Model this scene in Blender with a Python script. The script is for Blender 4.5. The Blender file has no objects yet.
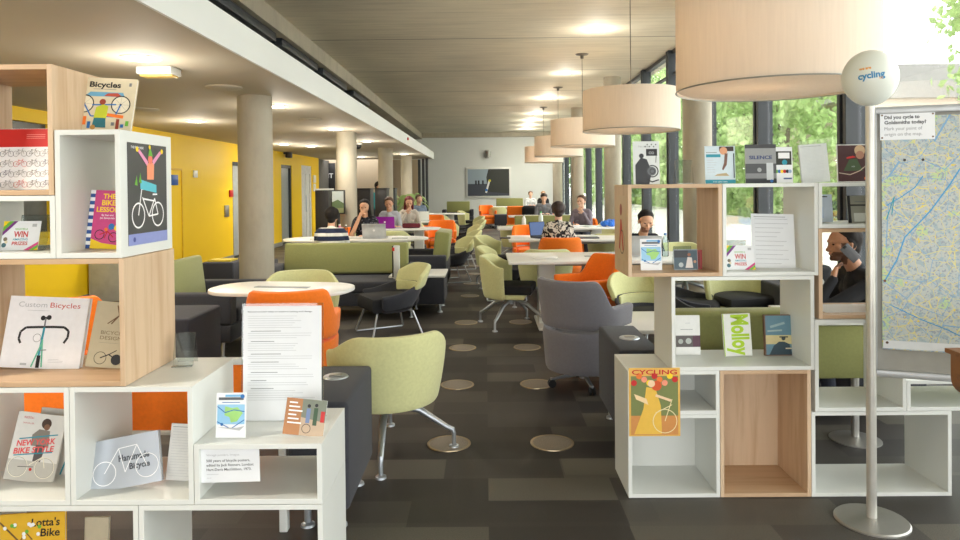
import bpy, bmesh, math, random
from mathutils import Vector, Matrix, Euler
from mathutils.bvhtree import BVHTree
random.seed(7)
SC = bpy.context.scene
COL = SC.collection
PI = math.pi
# ---------------------------------------------------------------- camera
F = 683.0; SHF = 75.8
cd = bpy.data.cameras.new('camera'); cam = bpy.data.objects.new('camera', cd); COL.objects.link(cam)
cd.sensor_width = 36; cd.lens = 36*F/960; cd.shift_y = -SHF/960; cd.clip_start = .05; cd.clip_end = 300
cam.location = (0, 0, 1.5)
Rm = Matrix.Rotation(math.radians(.46), 4, 'Z') @ Matrix.Rotation(math.radians(90-.6), 4, 'X') @ Matrix.Rotation(-.010, 4, 'Z')
cam.rotation_euler = Rm.to_euler()
SC.camera = cam
CP = Vector((0, 0, 1.5))
def ray(px, py): return (Rm.to_3x3() @ Vector(((px-480)/F, (270-SHF-py)/F, -1)))
def V(px, py, Y):                      # world point seen at a pixel, at depth Y
    d = ray(px, py); return CP + d*(Y/d.y)
def H(px, py, z=0):                    # world point seen at a pixel, at height z
    d = ray(px, py); return CP + d*((z-1.5)/d.z)
# ---------------------------------------------------------------- materials
def S(r, g, b):
    f = lambda c: (c/255/12.92) if c <= 10 else ((c/255+.055)/1.055)**2.4
    return (f(r), f(g), f(b), 1)
MATS = {}
def newmat(name):
    m = bpy.data.materials.new(name); m.use_nodes = True; nt = m.node_tree
    for n in list(nt.nodes): nt.nodes.remove(n)
    out = nt.nodes.new('ShaderNodeOutputMaterial'); b = nt.nodes.new('ShaderNodeBsdfPrincipled')
    nt.links.new(b.outputs[0], out.inputs[0]); return m, nt, b, out
def N(nt, t, **kw):
    n = nt.nodes.new(t)
    for k, v in kw.items():
        if k in ('i',):
            for a, c in v.items(): n.inputs[a].default_value = c
        else: setattr(n, k, v)
    return n
def ramp(nt, stops, interp='LINEAR'):
    r = nt.nodes.new('ShaderNodeValToRGB'); cr = r.color_ramp; cr.interpolation = interp
    while len(cr.elements) < len(stops): cr.elements.new(.5)
    for e, (p, c) in zip(cr.elements, stops): e.position = p; e.color = c
    return r
def mul(c, k): return (c[0]*k, c[1]*k, c[2]*k, 1)
def mat(name, c, rough=.6, metal=0, var=.08, scale=(12, 12, 12), bump=0, emit=None, es=1, sheen=0, spec=.5):
    if name in MATS: return MATS[name]
    m, nt, b, out = newmat(name)
    tc = N(nt, 'ShaderNodeTexCoord'); mp = N(nt, 'ShaderNodeMapping'); mp.inputs['Scale'].default_value = scale
    no = N(nt, 'ShaderNodeTexNoise', i={'Scale': 1.0, 'Detail': 4.0})
    nt.links.new(tc.outputs['Object'], mp.inputs[0]); nt.links.new(mp.outputs[0], no.inputs[0])
    r = ramp(nt, [(.3, mul(c, 1-var)), (.7, mul(c, 1+var))])
    nt.links.new(no.outputs[0], r.inputs[0]); nt.links.new(r.outputs[0], b.inputs['Base Color'])
    b.inputs['Roughness'].default_value = rough; b.inputs['Metallic'].default_value = metal
    b.inputs['Specular IOR Level'].default_value = spec
    if sheen: b.inputs['Sheen Weight'].default_value = sheen
    if bump:
        bp = N(nt, 'ShaderNodeBump', i={'Strength': bump, 'Distance': .01})
        n2 = N(nt, 'ShaderNodeTexNoise', i={'Scale': 8.0, 'Detail': 3.0}); nt.links.new(mp.outputs[0], n2.inputs[0])
        nt.links.new(n2.outputs[0], bp.inputs['Height']); nt.links.new(bp.outputs[0], b.inputs['Normal'])
    if emit:
        b.inputs['Emission Color'].default_value = emit; b.inputs['Emission Strength'].default_value = es
    MATS[name] = m; return m
def inkc(r, g, b):                      # plain printed ink
    return mat('ink_%d_%d_%d' % (r, g, b), S(r, g, b), .45, var=.03, scale=(40, 40, 40))
white = mat('white_laminate', S(224, 226, 221), .35, var=.015, scale=(3, 3, 3))
paper = mat('paper', S(236, 238, 240), .6, var=.02)
greenf = mat('green_wool', S(208, 208, 152), .9, var=.05, scale=(60, 60, 60), bump=.15, sheen=.2)
greens = mat('green_sofa_wool', S(142, 144, 88), .9, var=.05, scale=(60, 60, 60), bump=.15, sheen=.2)
orangef = mat('orange_wool', S(250, 124, 14), .85, var=.05, scale=(60, 60, 60), bump=.12, sheen=.2)
darkf = mat('charcoal_wool', S(52, 53, 60), .9, var=.12, scale=(80, 80, 80), bump=.15, sheen=.1)
greyf = mat('grey_wool', S(112, 110, 116), .85, var=.05, scale=(60, 60, 60), bump=.12, sheen=.2)
blackf = mat('black_fabric', S(24, 24, 27), .85, var=.1, scale=(60, 60, 60))
chrome = mat('polished_aluminium', S(190, 196, 202), .38, .85, var=.03)
satin = mat('satin_steel', S(180, 178, 172), .42, .9, var=.05)
blackp = mat('black_plastic', S(22, 22, 24), .4, var=.05)
yellow = mat('yellow_paint', S(252, 208, 14), .55, var=.02, scale=(1, 1, 1))
plaster = mat('white_paint', S(226, 229, 226), .7, var=.02, scale=(1, 1, 1))
ceilm = mat('ceiling_paint', S(186, 178, 160), .75, var=.02, scale=(.7, .7, .7))
beige = mat('beige_paint', S(196, 178, 150), .7, var=.04, scale=(1, 1, 1))
frame = mat('window_frame_grey', S(50, 55, 60), .45, 0, var=.04)
def wood_mat(name, c1, c2, sc):
    m, nt, b, out = newmat(name); tc = N(nt, 'ShaderNodeTexCoord'); mp = N(nt, 'ShaderNodeMapping'); mp.inputs['Scale'].default_value = sc
    no = N(nt, 'ShaderNodeTexNoise', i={'Scale': 1.0, 'Detail': 6.0, 'Roughness': .6, 'Distortion': .4})
    nt.links.new(tc.outputs['Object'], mp.inputs[0]); nt.links.new(mp.outputs[0], no.inputs[0])
    r = ramp(nt, [(.3, c1), (.5, mul(c2, .95)), (.7, c2)]); nt.links.new(no.outputs[0], r.inputs[0]); nt.links.new(r.outputs[0], b.inputs['Base Color'])
    b.inputs['Roughness'].default_value = .5; return m
oak = wood_mat('pale_oak_upright_grain', S(194, 162, 128), S(214, 186, 154), (22, 22, 1.6))
oakh = wood_mat('pale_oak_flat_grain', S(182, 148, 112), S(202, 170, 136), (1.6, 22, 22))
walnut = wood_mat('brown_wood', S(110, 70, 38), S(140, 92, 52), (3, 20, 20))
def concrete(name, c, sc, joints=False):
    m, nt, b, out = newmat(name); tc = N(nt, 'ShaderNodeTexCoord')
    mp = N(nt, 'ShaderNodeMapping'); mp.inputs['Scale'].default_value = sc
    n1 = N(nt, 'ShaderNodeTexNoise', i={'Scale': 1.0, 'Detail': 8.0, 'Roughness': .65}); nt.links.new(tc.outputs['Object'], mp.inputs[0]); nt.links.new(mp.outputs[0], n1.inputs[0])
    n2 = N(nt, 'ShaderNodeTexNoise', i={'Scale': .35, 'Detail': 5.0}); nt.links.new(tc.outputs['Object'], n2.inputs[0])
    r = ramp(nt, [(.25, mul(c, .78)), (.5, c), (.78, mul(c, 1.14))]); nt.links.new(n1.outputs[0], r.inputs[0])
    r2 = ramp(nt, [(.3, (.82, .82, .82, 1)), (.7, (1.08, 1.08, 1.06, 1))]); nt.links.new(n2.outputs[0], r2.inputs[0])
    mx = N(nt, 'ShaderNodeMix', data_type='RGBA', blend_type='MULTIPLY'); mx.inputs[0].default_value = 1
    nt.links.new(r.outputs[0], mx.inputs[6]); nt.links.new(r2.outputs[0], mx.inputs[7]); last = mx.outputs[2]
    if joints:
        sep = N(nt, 'ShaderNodeSeparateXYZ'); nt.links.new(tc.outputs['Object'], sep.inputs[0])
        a = N(nt, 'ShaderNodeMath', operation='ADD'); a.inputs[1].default_value = 40-11.8+3.25*10-40+.02
        mo = N(nt, 'ShaderNodeMath', operation='MODULO'); mo.inputs[1].default_value = 3.25
        lt = N(nt, 'ShaderNodeMath', operation='LESS_THAN'); lt.inputs[1].default_value = .045
        nt.links.new(sep.outputs[1], a.inputs[0]); nt.links.new(a.outputs[0], mo.inputs[0]); nt.links.new(mo.outputs[0], lt.inputs[0])
        m3 = N(nt, 'ShaderNodeMix', data_type='RGBA'); m3.inputs[7].default_value = mul(c, .35)
        nt.links.new(lt.outputs[0], m3.inputs[0]); nt.links.new(last, m3.inputs[6]); last = m3.outputs[2]
    nt.links.new(last, b.inputs['Base Color']); b.inputs['Roughness'].default_value = .7
    bp = N(nt, 'ShaderNodeBump', i={'Strength': .15, 'Distance': .01}); nt.links.new(n1.outputs[0], bp.inputs['Height']); nt.links.new(bp.outputs[0], b.inputs['Normal'])
    return m
conc = concrete('column_concrete', S(176, 168, 150), (3, 3, 1.2))
concc = concrete('board_marked_concrete', S(206, 198, 178), (.8, 9, 1), True)
def carpet_mat():
    m, nt, b, out = newmat('patchwork_carpet'); tc = N(nt, 'ShaderNodeTexCoord')
    cols = []
    for (w, h, off, seed) in ((.62, .25, .37, 0), (.95, .5, .61, 5.3)):
        mp = N(nt, 'ShaderNodeMapping'); mp.inputs['Location'].default_value = (seed, seed*.37, 0)
        nt.links.new(tc.outputs['Object'], mp.inputs[0])
        br = N(nt, 'ShaderNodeTexBrick', offset=off, offset_frequency=2, squash=1.6, squash_frequency=3)
        br.inputs['Color1'].default_value = (0, 0, 0, 1); br.inputs['Color2'].default_value = (1, 1, 1, 1); br.inputs['Mortar'].default_value = (.5, .5, .5, 1)
        br.inputs['Scale'].default_value = 1; br.inputs['Mortar Size'].default_value = 0; br.inputs['Brick Width'].default_value = w; br.inputs['Row Height'].default_value = h
        nt.links.new(mp.outputs[0], br.inputs[0]); cols.append(br.outputs[0])
    mx = N(nt, 'ShaderNodeMix', data_type='RGBA'); mx.inputs[0].default_value = .22; nt.links.new(cols[0], mx.inputs[6]); nt.links.new(cols[1], mx.inputs[7])
    r = ramp(nt, [(0, S(36, 33, 31)), (.3, S(50, 46, 43)), (.55, S(66, 62, 57)), (.8, S(86, 82, 73)), (1, S(108, 103, 90))]); nt.links.new(mx.outputs[2], r.inputs[0])
    no = N(nt, 'ShaderNodeTexNoise', i={'Scale': 220.0, 'Detail': 2.0}); nt.links.new(tc.outputs['Object'], no.inputs[0])
    r2 = ramp(nt, [(.3, (.6, .6, .6, 1)), (.7, (1.4, 1.4, 1.4, 1))]); nt.links.new(no.outputs[0], r2.inputs[0])
    m2 = N(nt, 'ShaderNodeMix', data_type='RGBA', blend_type='MULTIPLY'); m2.inputs[0].default_value = .8
    nt.links.new(r.outputs[0], m2.inputs[6]); nt.links.new(r2.outputs[0], m2.inputs[7]); nt.links.new(m2.outputs[2], b.inputs['Base Color'])
    b.inputs['Roughness'].default_value = .55; b.inputs['Specular IOR Level'].default_value = .5
    return m
def glass_mat(name, tint, refl=.06):
    m, nt, b, out = newmat(name); nt.nodes.remove(b)
    t = N(nt, 'ShaderNodeBsdfTransparent'); t.inputs[0].default_value = tint
    g = N(nt, 'ShaderNodeBsdfGlossy', i={'Roughness': .02}); mx = N(nt, 'ShaderNodeMixShader')
    f = N(nt, 'ShaderNodeFresnel', i={'IOR': 1.35}); ml = N(nt, 'ShaderNodeMath', operation='MULTIPLY'); ml.inputs[1].default_value = refl*10
    nt.links.new(f.outputs[0], ml.inputs[0]); nt.links.new(ml.outputs[0], mx.inputs[0]); nt.links.new(t.outputs[0], mx.inputs[1]); nt.links.new(g.outputs[0], mx.inputs[2]); nt.links.new(mx.outputs[0], out.inputs[0])
    return m
glass = glass_mat('window_glass', (.96, .98, .97, 1), .05)
acryl = glass_mat('clear_acrylic', (.88, .91, .91, 1), .3)
def translucent_mat(name, c, k, var=.05, sc=(20, 20, 20)):
    m, nt, b, out = newmat(name); tr = N(nt, 'ShaderNodeBsdfTranslucent'); mx = N(nt, 'ShaderNodeMixShader'); mx.inputs[0].default_value = k
    tc = N(nt, 'ShaderNodeTexCoord'); mp = N(nt, 'ShaderNodeMapping'); mp.inputs['Scale'].default_value = sc; no = N(nt, 'ShaderNodeTexNoise', i={'Scale': 1.0, 'Detail': 3.0})
    nt.links.new(tc.outputs['Object'], mp.inputs[0]); nt.links.new(mp.outputs[0], no.inputs[0])
    r = ramp(nt, [(.3, mul(c, 1-var)), (.7, mul(c, 1+var))]); nt.links.new(no.outputs[0], r.inputs[0])
    nt.links.new(r.outputs[0], b.inputs['Base Color']); nt.links.new(r.outputs[0], tr.inputs[0]); b.inputs['Roughness'].default_value = .9
    nt.links.new(b.outputs[0], mx.inputs[1]); nt.links.new(tr.outputs[0], mx.inputs[2]); nt.links.new(mx.outputs[0], out.inputs[0]); return m
shadem = translucent_mat('lampshade_fabric', S(232, 221, 206), .24, .03, (60, 60, 3))
leafm = [translucent_mat('leaf_green_%d' % i, c, .4, .3, (3, 3, 3)) for i, c in enumerate([S(170, 196, 130), S(190, 212, 150), S(140, 172, 110)])]
barkm = mat('bark', S(104, 92, 78), .9, var=.25, scale=(6, 6, 2))
def emis(name, c, s):
    m, nt, b, out = newmat(name); e = N(nt, 'ShaderNodeEmission'); e.inputs[0].default_value = c; e.inputs[1].default_value = s
    nt.links.new(e.outputs[0], out.inputs[0]); nt.nodes.remove(b); return m
lampglow = emis('lamp_glow', (1, .93, .8, 1), 14)
# ---------------------------------------------------------------- mesh builder
class B:
    def __init__(s): s.bm = bmesh.new(); s.mats = []
    def mi(s, m):
        if m is None: return 0
        if m not in s.mats: s.mats.append(m)
        return s.mats.index(m)
    def _new(s, n0, m):
        i = s.mi(m)
        s.bm.faces.ensure_lookup_table()
        for f in s.bm.faces[n0:]: f.material_index = i
    def box(s, x0, x1, y0, y1, z0, z1, bev=0, m=None, M=None, seg=2):
        n0 = len(s.bm.faces); t = bmesh.new()
        r = bmesh.ops.create_cube(t, size=1)
        for v in t.verts: v.co = Vector(((x0+x1)/2+v.co.x*(x1-x0), (y0+y1)/2+v.co.y*(y1-y0), (z0+z1)/2+v.co.z*(z1-z0)))
        if bev: bmesh.ops.bevel(t, geom=list(t.edges), offset=bev, segments=seg, profile=.5, affect='EDGES')
        if M: bmesh.ops.transform(t, matrix=M, verts=t.verts)
        s.join(t); s._new(n0, m); return s
    def join(s, t):
        me = bpy.data.meshes.new('tmp'); t.to_mesh(me); t.free(); s.bm.from_mesh(me); bpy.data.meshes.remove(me)
    def prism(s, pts, z0, z1, m=None, bev=0):
        n0 = len(s.bm.faces); t = bmesh.new()
        f = t.faces.new([t.verts.new((x, y, z0)) for x, y in pts]); r = bmesh.ops.extrude_face_region(t, geom=[f])
        for v in [g for g in r['geom'] if isinstance(g, bmesh.types.BMVert)]: v.co.z = z1
        bmesh.ops.recalc_face_normals(t, faces=t.faces)
        if bev: bmesh.ops.bevel(t, geom=[e for e in t.edges if abs(e.verts[0].co.z-e.verts[1].co.z) < 1e-5], offset=bev, segments=2, profile=.5, affect='EDGES')
        s.join(t); s._new(n0, m); return s
    def tube(s, pts, r, n=10, m=None, closed=False):
        n0 = len(s.bm.faces); pts = [Vector(p) for p in pts]; rs = r if isinstance(r, (list, tuple)) else [r]*len(pts)
        rings = []; up = Vector((0, 0, 1))
        prev = None
        for i, p in enumerate(pts):
            if i == 0: d = pts[1]-p
            elif i == len(pts)-1: d = p-pts[i-1]
            else: d = (pts[i+1]-p).normalized()+(p-pts[i-1]).normalized()
            d.normalize()
            if prev is None:
                a = d.cross(up); a = d.cross(Vector((1, 0, 0))) if a.length < .05 else a
                a.normalize()
            else:
                a = prev-d*prev.dot(d)
                if a.length < 1e-4: a = d.orthogonal()
                a.normalize()
            prev = a; b = d.cross(a)
            rings.append([s.bm.verts.new(p+(a*math.cos(2*PI*k/n)+b*math.sin(2*PI*k/n))*rs[i]) for k in range(n)])
        for i in range(len(rings)-1):
            for k in range(n): s.bm.faces.new([rings[i][k], rings[i][(k+1) % n], rings[i+1][(k+1) % n], rings[i+1][k]])
        s.bm.faces.new(rings[0][::-1]); s.bm.faces.new(rings[-1]); s._new(n0, m); return s
    def lathe(s, prof, c=(0, 0, 0), n=24, m=None, cap=True):
        n0 = len(s.bm.faces); c = Vector(c)
        rings = [[s.bm.verts.new(c+Vector((r*math.cos(2*PI*k/n), r*math.sin(2*PI*k/n), z))) for k in range(n)] for r, z in prof]
        for i in range(len(rings)-1):
            for k in range(n): s.bm.faces.new([rings[i][k], rings[i][(k+1) % n], rings[i+1][(k+1) % n], rings[i+1][k]])
        if cap: s.bm.faces.new(rings[0][::-1]); s.bm.faces.new(rings[-1])
        s._new(n0, m); return s
    def sheet(s, fn, nu, nv, th, m=None):
        n0 = len(s.bm.faces); P = [[Vector(fn(i/nu, j/nv)) for j in range(nv+1)] for i in range(nu+1)]
        A, C = [], []
        for i in range(nu+1):
            ra, rc = [], []
            for j in range(nv+1):
                du = P[min(i+1, nu)][j]-P[max(i-1, 0)][j]; dv = P[i][min(j+1, nv)]-P[i][max(j-1, 0)]
                n = du.cross(dv); n.normalize()
                ra.append(s.bm.verts.new(P[i][j]+n*th/2)); rc.append(s.bm.verts.new(P[i][j]-n*th/2))
            A.append(ra); C.append(rc)
        for i in range(nu):
            for j in range(nv):
                s.bm.faces.new([A[i][j], A[i+1][j], A[i+1][j+1], A[i][j+1]]); s.bm.faces.new([C[i][j], C[i][j+1], C[i+1][j+1], C[i+1][j]])
        for i in range(nu):
            s.bm.faces.new([A[i][0], C[i][0], C[i+1][0], A[i+1][0]]); s.bm.faces.new([A[i][nv], A[i+1][nv], C[i+1][nv], C[i][nv]])
        for j in range(nv):
            s.bm.faces.new([A[0][j], A[0][j+1], C[0][j+1], C[0][j]]); s.bm.faces.new([A[nu][j], C[nu][j], C[nu][j+1], A[nu][j+1]])
        s._new(n0, m); return s
    def ell(s, c, r, m=None, n=12):
        n0 = len(s.bm.faces); bmesh.ops.create_uvsphere(s.bm, u_segments=n*2, v_segments=n, radius=1, matrix=Matrix.Translation(c) @ Matrix.Diagonal((*r, 1))); s._new(n0, m); return s
    def obj(s, name, m=None, parent=None, loc=(0, 0, 0), rot=(0, 0, 0), smooth=True, sub=0):
        if m is not None and not s.mats: s.mats = [m]
        bmesh.ops.recalc_face_normals(s.bm, faces=s.bm.faces)
        me = bpy.data.meshes.new(name); s.bm.to_mesh(me); s.bm.free()
        for x in s.mats: me.materials.append(x)
        o = bpy.data.objects.new(name, me); COL.objects.link(o); o.location = loc; o.rotation_euler = rot
        if parent: o.parent = parent
        if smooth:
            for p in me.polygons: p.use_smooth = True
            me.set_sharp_from_angle(angle=math.radians(38))
        if sub: mo = o.modifiers.new('subdivision', 'SUBSURF'); mo.levels = sub; mo.render_levels = sub
        return o
def tag(o, label=None, cat=None, group=None, kind=None):
    if label: o['label'] = label
    if cat: o['category'] = cat
    if group: o['group'] = group
    if kind: o['kind'] = kind
    return o
def thing(name, label, cat, loc=(0, 0, 0), rz=0, group=None):
    o = bpy.data.objects.new(name, None); COL.objects.link(o); o.location = loc; o.rotation_euler = (0, 0, rz); o.empty_display_size = .1
    return tag(o, label, cat, group)
def struct(o): o['kind'] = 'structure'; return o
def dup(root, loc, rz, label, group=None):
    r = root.copy(); r.scale = (1, 1, 1); COL.objects.link(r); r.location = loc; r.rotation_euler = (0, 0, rz); r['label'] = label
    if group: r['group'] = group
    for ch in root.children:
        c = ch.copy(); COL.objects.link(c); c.parent = r
        for g in ch.children:
            d = g.copy(); COL.objects.link(d); d.parent = c
    return r
# ---------------------------------------------------------------- lettering and print
TC = {}
def text_geo(st, bold=0.0, shear=0):
    k = (st, bold, shear)
    if k in TC: return TC[k]
    cu = bpy.data.curves.new('t', 'FONT'); cu.body = st; cu.size = 1; cu.align_x = 'LEFT'; cu.offset = bold; cu.resolution_u = 3; cu.shear = shear
    o = bpy.data.objects.new('t', cu); COL.objects.link(o)
    dg = bpy.context.evaluated_depsgraph_get(); me = bpy.data.meshes.new_from_object(o.evaluated_get(dg))
    vs = [(v.co.x, v.co.y) for v in me.vertices]; fs = [tuple(p.vertices) for p in me.polygons]
    bpy.data.objects.remove(o); bpy.data.curves.remove(cu); bpy.data.meshes.remove(me)
    x0 = min(v[0] for v in vs); x1 = max(v[0] for v in vs); vs = [(x-x0, y) for x, y in vs]
    TC[k] = (vs, fs, x1-x0); return TC[k]
class Art:                               # flat print in the plane y=0, facing -y; x right, z up, metres
    def __init__(s): s.b = B(); s.k = 0
    def _f(s, pts, m):
        n0 = len(s.b.bm.faces); s.k += 1; y = -.0004-.00006*s.k
        s.b.bm.faces.new([s.b.bm.verts.new((x, y, z)) for x, z in pts]); s.b._new(n0, m); return s
    def rect(s, x0, z0, x1, z1, m): return s._f([(x0, z0), (x1, z0), (x1, z1), (x0, z1)], m)
    def poly(s, pts, m): return s._f(pts, m)
    def disc(s, x, z, r, m, n=20, rz=None): return s._f([(x+r*math.cos(2*PI*k/n), z+(rz or r)*math.sin(2*PI*k/n)) for k in range(n)], m)
    def ring(s, x, z, r, w, m, n=24):
        n0 = len(s.b.bm.faces); s.k += 1; y = -.0004-.00006*s.k
        a = [s.b.bm.verts.new((x+r*math.cos(2*PI*k/n), y, z+r*math.sin(2*PI*k/n))) for k in range(n)]
        c = [s.b.bm.verts.new((x+(r-w)*math.cos(2*PI*k/n), y, z+(r-w)*math.sin(2*PI*k/n))) for k in range(n)]
        for k in range(n): s.b.bm.faces.new([a[k], a[(k+1) % n], c[(k+1) % n], c[k]])
        s.b._new(n0, m); return s
    def line(s, x0, z0, x1, z1, w, m):
        d = Vector((x1-x0, z1-z0)); d.normalize(); n = Vector((-d.y, d.x))*w/2
        return s._f([(x0+n.x, z0+n.y), (x0-n.x, z0-n.y), (x1-n.x, z1-n.y), (x1+n.x, z1+n.y)], m)
    def path(s, pts, w, m):
        for a, c in zip(pts, pts[1:]): s.line(*a, *c, w, m)
        return s
    def text(s, st, x, z, h, m, bold=.01, align='l', fit=None, shear=0, rot=0):
        vs, fs, w = text_geo(st, bold, shear); sx = h/.73; sy = sx
        if fit: sx = fit/w
        ox = 0 if align == 'l' else (-w*sx/2 if align == 'c' else -w*sx)
        s.k += 1; y = -.0004-.00006*s.k; n0 = len(s.b.bm.faces); c, q = math.cos(rot), math.sin(rot)
        V_ = [s.b.bm.verts.new((x+(a*sx+ox)*c-b*sy*q, y, z+(a*sx+ox)*q+b*sy*c)) for a, b in vs]
        for f in fs:
            try: s.b.bm.faces.new([V_[i] for i in f])
            except ValueError: pass
        s.b._new(n0, m); return s
    def bike(s, x, z, r, m, w=.002, f=1):
        s.ring(x-r*1.45*f, z+r, r, w, m); s.ring(x+r*1.45*f, z+r, r, w, m)
        P = {'r': (x-r*1.45*f, z+r), 'b': (x-r*.15*f, z+r*.9), 's': (x-r*.55*f, z+2.2*r), 'h': (x+r*.85*f, z+2.3*r), 'w': (x+r*1.45*f, z+r)}
        for a, c in ('rb', 'rs', 'bs', 'bh', 'sh', 'wh'): s.line(*P[a], *P[c], w, m)
        s.line(P['s'][0]-r*.3, P['s'][1]+r*.2, P['s'][0]+r*.25, P['s'][1]+r*.2, w*1.6, m); s.line(*P['s'], P['s'][0], P['s'][1]+r*.2, w, m)
        s.line(*P['h'], P['h'][0]-r*.1*f, P['h'][1]+r*.4, w, m); s.line(P['h'][0]-r*.1*f, P['h'][1]+r*.4, P['h'][0]+r*.3*f, P['h'][1]+r*.4, w, m); return s
    def lines(s, x0, x1, z1, z0, n, m, w=.0012, seed=1):
        R = random.Random(seed)
        for i in range(n):
            z = z1-(z1-z0)*i/max(1, n-1); s.rect(x0, z, x0+(x1-x0)*R.uniform(.6, 1), z+w, m)
        return s
    def obj(s, parent, name='printed_cover', loc=(0, 0, 0), rot=(0, 0, 0)):
        me_b = s.b; me = bpy.data.meshes.new(name); me_b.bm.to_mesh(me); me_b.bm.free()
        for x in me_b.mats: me.materials.append(x)
        o = bpy.data.objects.new(name, me); COL.objects.link(o); o.parent = parent; o.location = loc; o.rotation_euler = rot; return o
def sheetitem(name, label, cat, pos, w, h, t, base, art=None, tilt=0, yaw=0, roll=0, group=None, pages=None):
    b = B()
    if t > .006:
        b.box(-w/2, w/2, 0, .0015, 0, h, m=base); b.box(-w/2, w/2, t-.0015, t, 0, h, m=base); b.box(-w/2, -w/2+.0015, 0, t, 0, h, m=base)
        b.box(-w/2+.0015, w/2-.003, .0015, t-.0015, .002, h-.003, m=pages or paper)
    else: b.box(-w/2, w/2, 0, t, 0, h, m=base)
    o = b.obj(name, loc=pos, smooth=False)
    o.rotation_euler = (Matrix.Rotation(yaw, 3, 'Z') @ Matrix.Rotation(-tilt, 3, 'X') @ Matrix.Rotation(roll, 3, 'Y')).to_euler()
    tag(o, label, cat, group)
    if art:
        a = Art(); art(a, w, h); a.obj(o)
    return o
K = inkc(25, 25, 28); W_ = inkc(245, 245, 245); GR = inkc(120, 122, 125); LG = inkc(186, 188, 190)
WORLD = 4.6; EXPO = 0.15
# ================================================================ the setting
XL, XW, YB, YF, HC, HL, XB = -5.42, 3.62, -2.6, 32.5, 4.06, 2.49, -1.76
YM = 23.5
struct(B().box(XL-3, XW, YB, YF+.2, -.2, 0).obj('floor', carpet_mat()))
struct(B().box(-3.4, XW+.3, YB, YF+.2, HC, HC+.3).obj('ceiling', concc))
struct(B().box(XL-3, XB-.02, YB, YM, HL, HL+.06).obj('ceiling_lower', ceilm))
struct(B().box(XB-.02, XB+.0, YB, YM, HL-.02, 2.71).box(-3.5, XB-.02, YM-.02, YM, HL-.02, 2.71).obj('trim_1', plaster))          # white upstand of the lower ceiling
struct(B().box(-3.4, -2.98, YB, YF, 3.80, HC).obj('trim_2', conc))                  # concrete downstand beam
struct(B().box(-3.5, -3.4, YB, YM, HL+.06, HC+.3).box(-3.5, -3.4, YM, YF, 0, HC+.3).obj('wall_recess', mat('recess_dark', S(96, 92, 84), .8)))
struct(B().box(-3.4, XW, YF-.35, YF, 3.86, HC).obj('trim_3', conc))
struct(B().box(-6.6, XW+.3, YF, YF+.2, 0, HC).obj('wall_far', plaster))
struct(B().box(XL-3, -2.36, 24.3, 24.5, 0, HL+.3).obj('wall_back_left', beige))
w = B()
for a in ((YB, 5.0, 0, HL), (5.0, 8.5, 0, 1.0), (5.0, 8.5, 2.33, HL), (8.5, 14.6, 0, HL), (14.6, 15.7, 2.1, HL), (15.7, 18.1, 0, HL), (18.1, 19.1, 2.15, HL), (19.1, 20.1, 0, HL), (20.1, 21.3, 2.2, HL), (21.3, 22.2, 0, HL)):
    w.box(XL-.15, XL, *a)
struct(w.obj('wall_left', yellow))
struct(B().box(XL-3, XL-.15, YB, 24.3, 0, HL).obj('wall_core', mat('wall_core_grey', S(120, 118, 112), .8)))
b = B(); b.box(XL-.1, XL-.02, 20.1, 20.25, 0, 2.2); b.box(XL-.1, XL-.02, 21.15, 21.3, 0, 2.2); b.box(XL-.1, XL-.02, 20.25, 21.15, 1.95, 2.2); b.box(XL-.1, XL-.05, 20.25, 20.75, 0, 1.95); b.box(XL-.1, XL-.05, 20.8, 21.15, 0, 1.95)
d = struct(b.obj('door_1', mat('door_white', S(214, 214, 210), .5)))
B().tube([(XL-.03, 20.72, .8), (XL-.03, 20.72, 1.3)], .015).obj('door_handle', chrome, d)
for n, (y0, y1, top) in enumerate(((14.6, 15.7, 2.1), (18.1, 19.1, 2.15)), 2):
    b = B(); b.box(XL-.12, XL-.02, y0, y0+.08, 0, top); b.box(XL-.12, XL-.02, y1-.08, y1, 0, top); b.box(XL-.12, XL-.02, y0, y1, top-.08, top)
    d = struct(b.obj('door_%d' % n, frame)); B().box(XL-.1, XL-.08, y0+.08, y1-.08, .05, top-.08).obj('glass_panel', mat('frosted_glass', S(168, 174, 172), .3), d)
struct(B().box(XL-.1, XL-.07, 5.0, 8.5, 1.0, 2.33).obj('window_20', mat('dark_glazing', S(92, 92, 88), .25)))
b = B(); b.box(XL, XL+.015, 11.55, 11.58, 0, 1.85); b.box(XL, XL+.015, 12.12, 12.15, 0, 1.85); b.box(XL, XL+.015, 11.55, 12.15, 1.85, 1.88)
struct(b.obj('door_4', mat('yellow_door_edge', S(222, 172, 8), .5)))
b = B(); b.box(XL, XL+.02, YB, 14.6, 0, .10); b.box(XL, XL+.02, 15.7, 18.1, 0, .10); b.box(XL, XL+.02, 19.1, 20.1, 0, .10); struct(b.obj('baseboard_left', mat('skirting_grey', S(150, 150, 146), .5)))
struct(B().box(XB, XW, YF-.02, YF, 0, .1).obj('baseboard_far', plaster))
# unseen back of the room: assumed windows, opening sized for light on the shelves
struct(B().box(XL-3, XW+.3, YB-.2, YB, 2.4, HC).box(XL-3, -3.0, YB-.2, YB, 0, 2.6).obj('wall_rear', plaster))
b = B()
for i in range(7): b.box(-3.0+i*1.08, -2.92+i*1.08, YB-.12, YB, 0, 2.4)
b.box(-3.0, XW, YB-.12, YB, 0, .08); struct(b.obj('window_30', frame))
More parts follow.
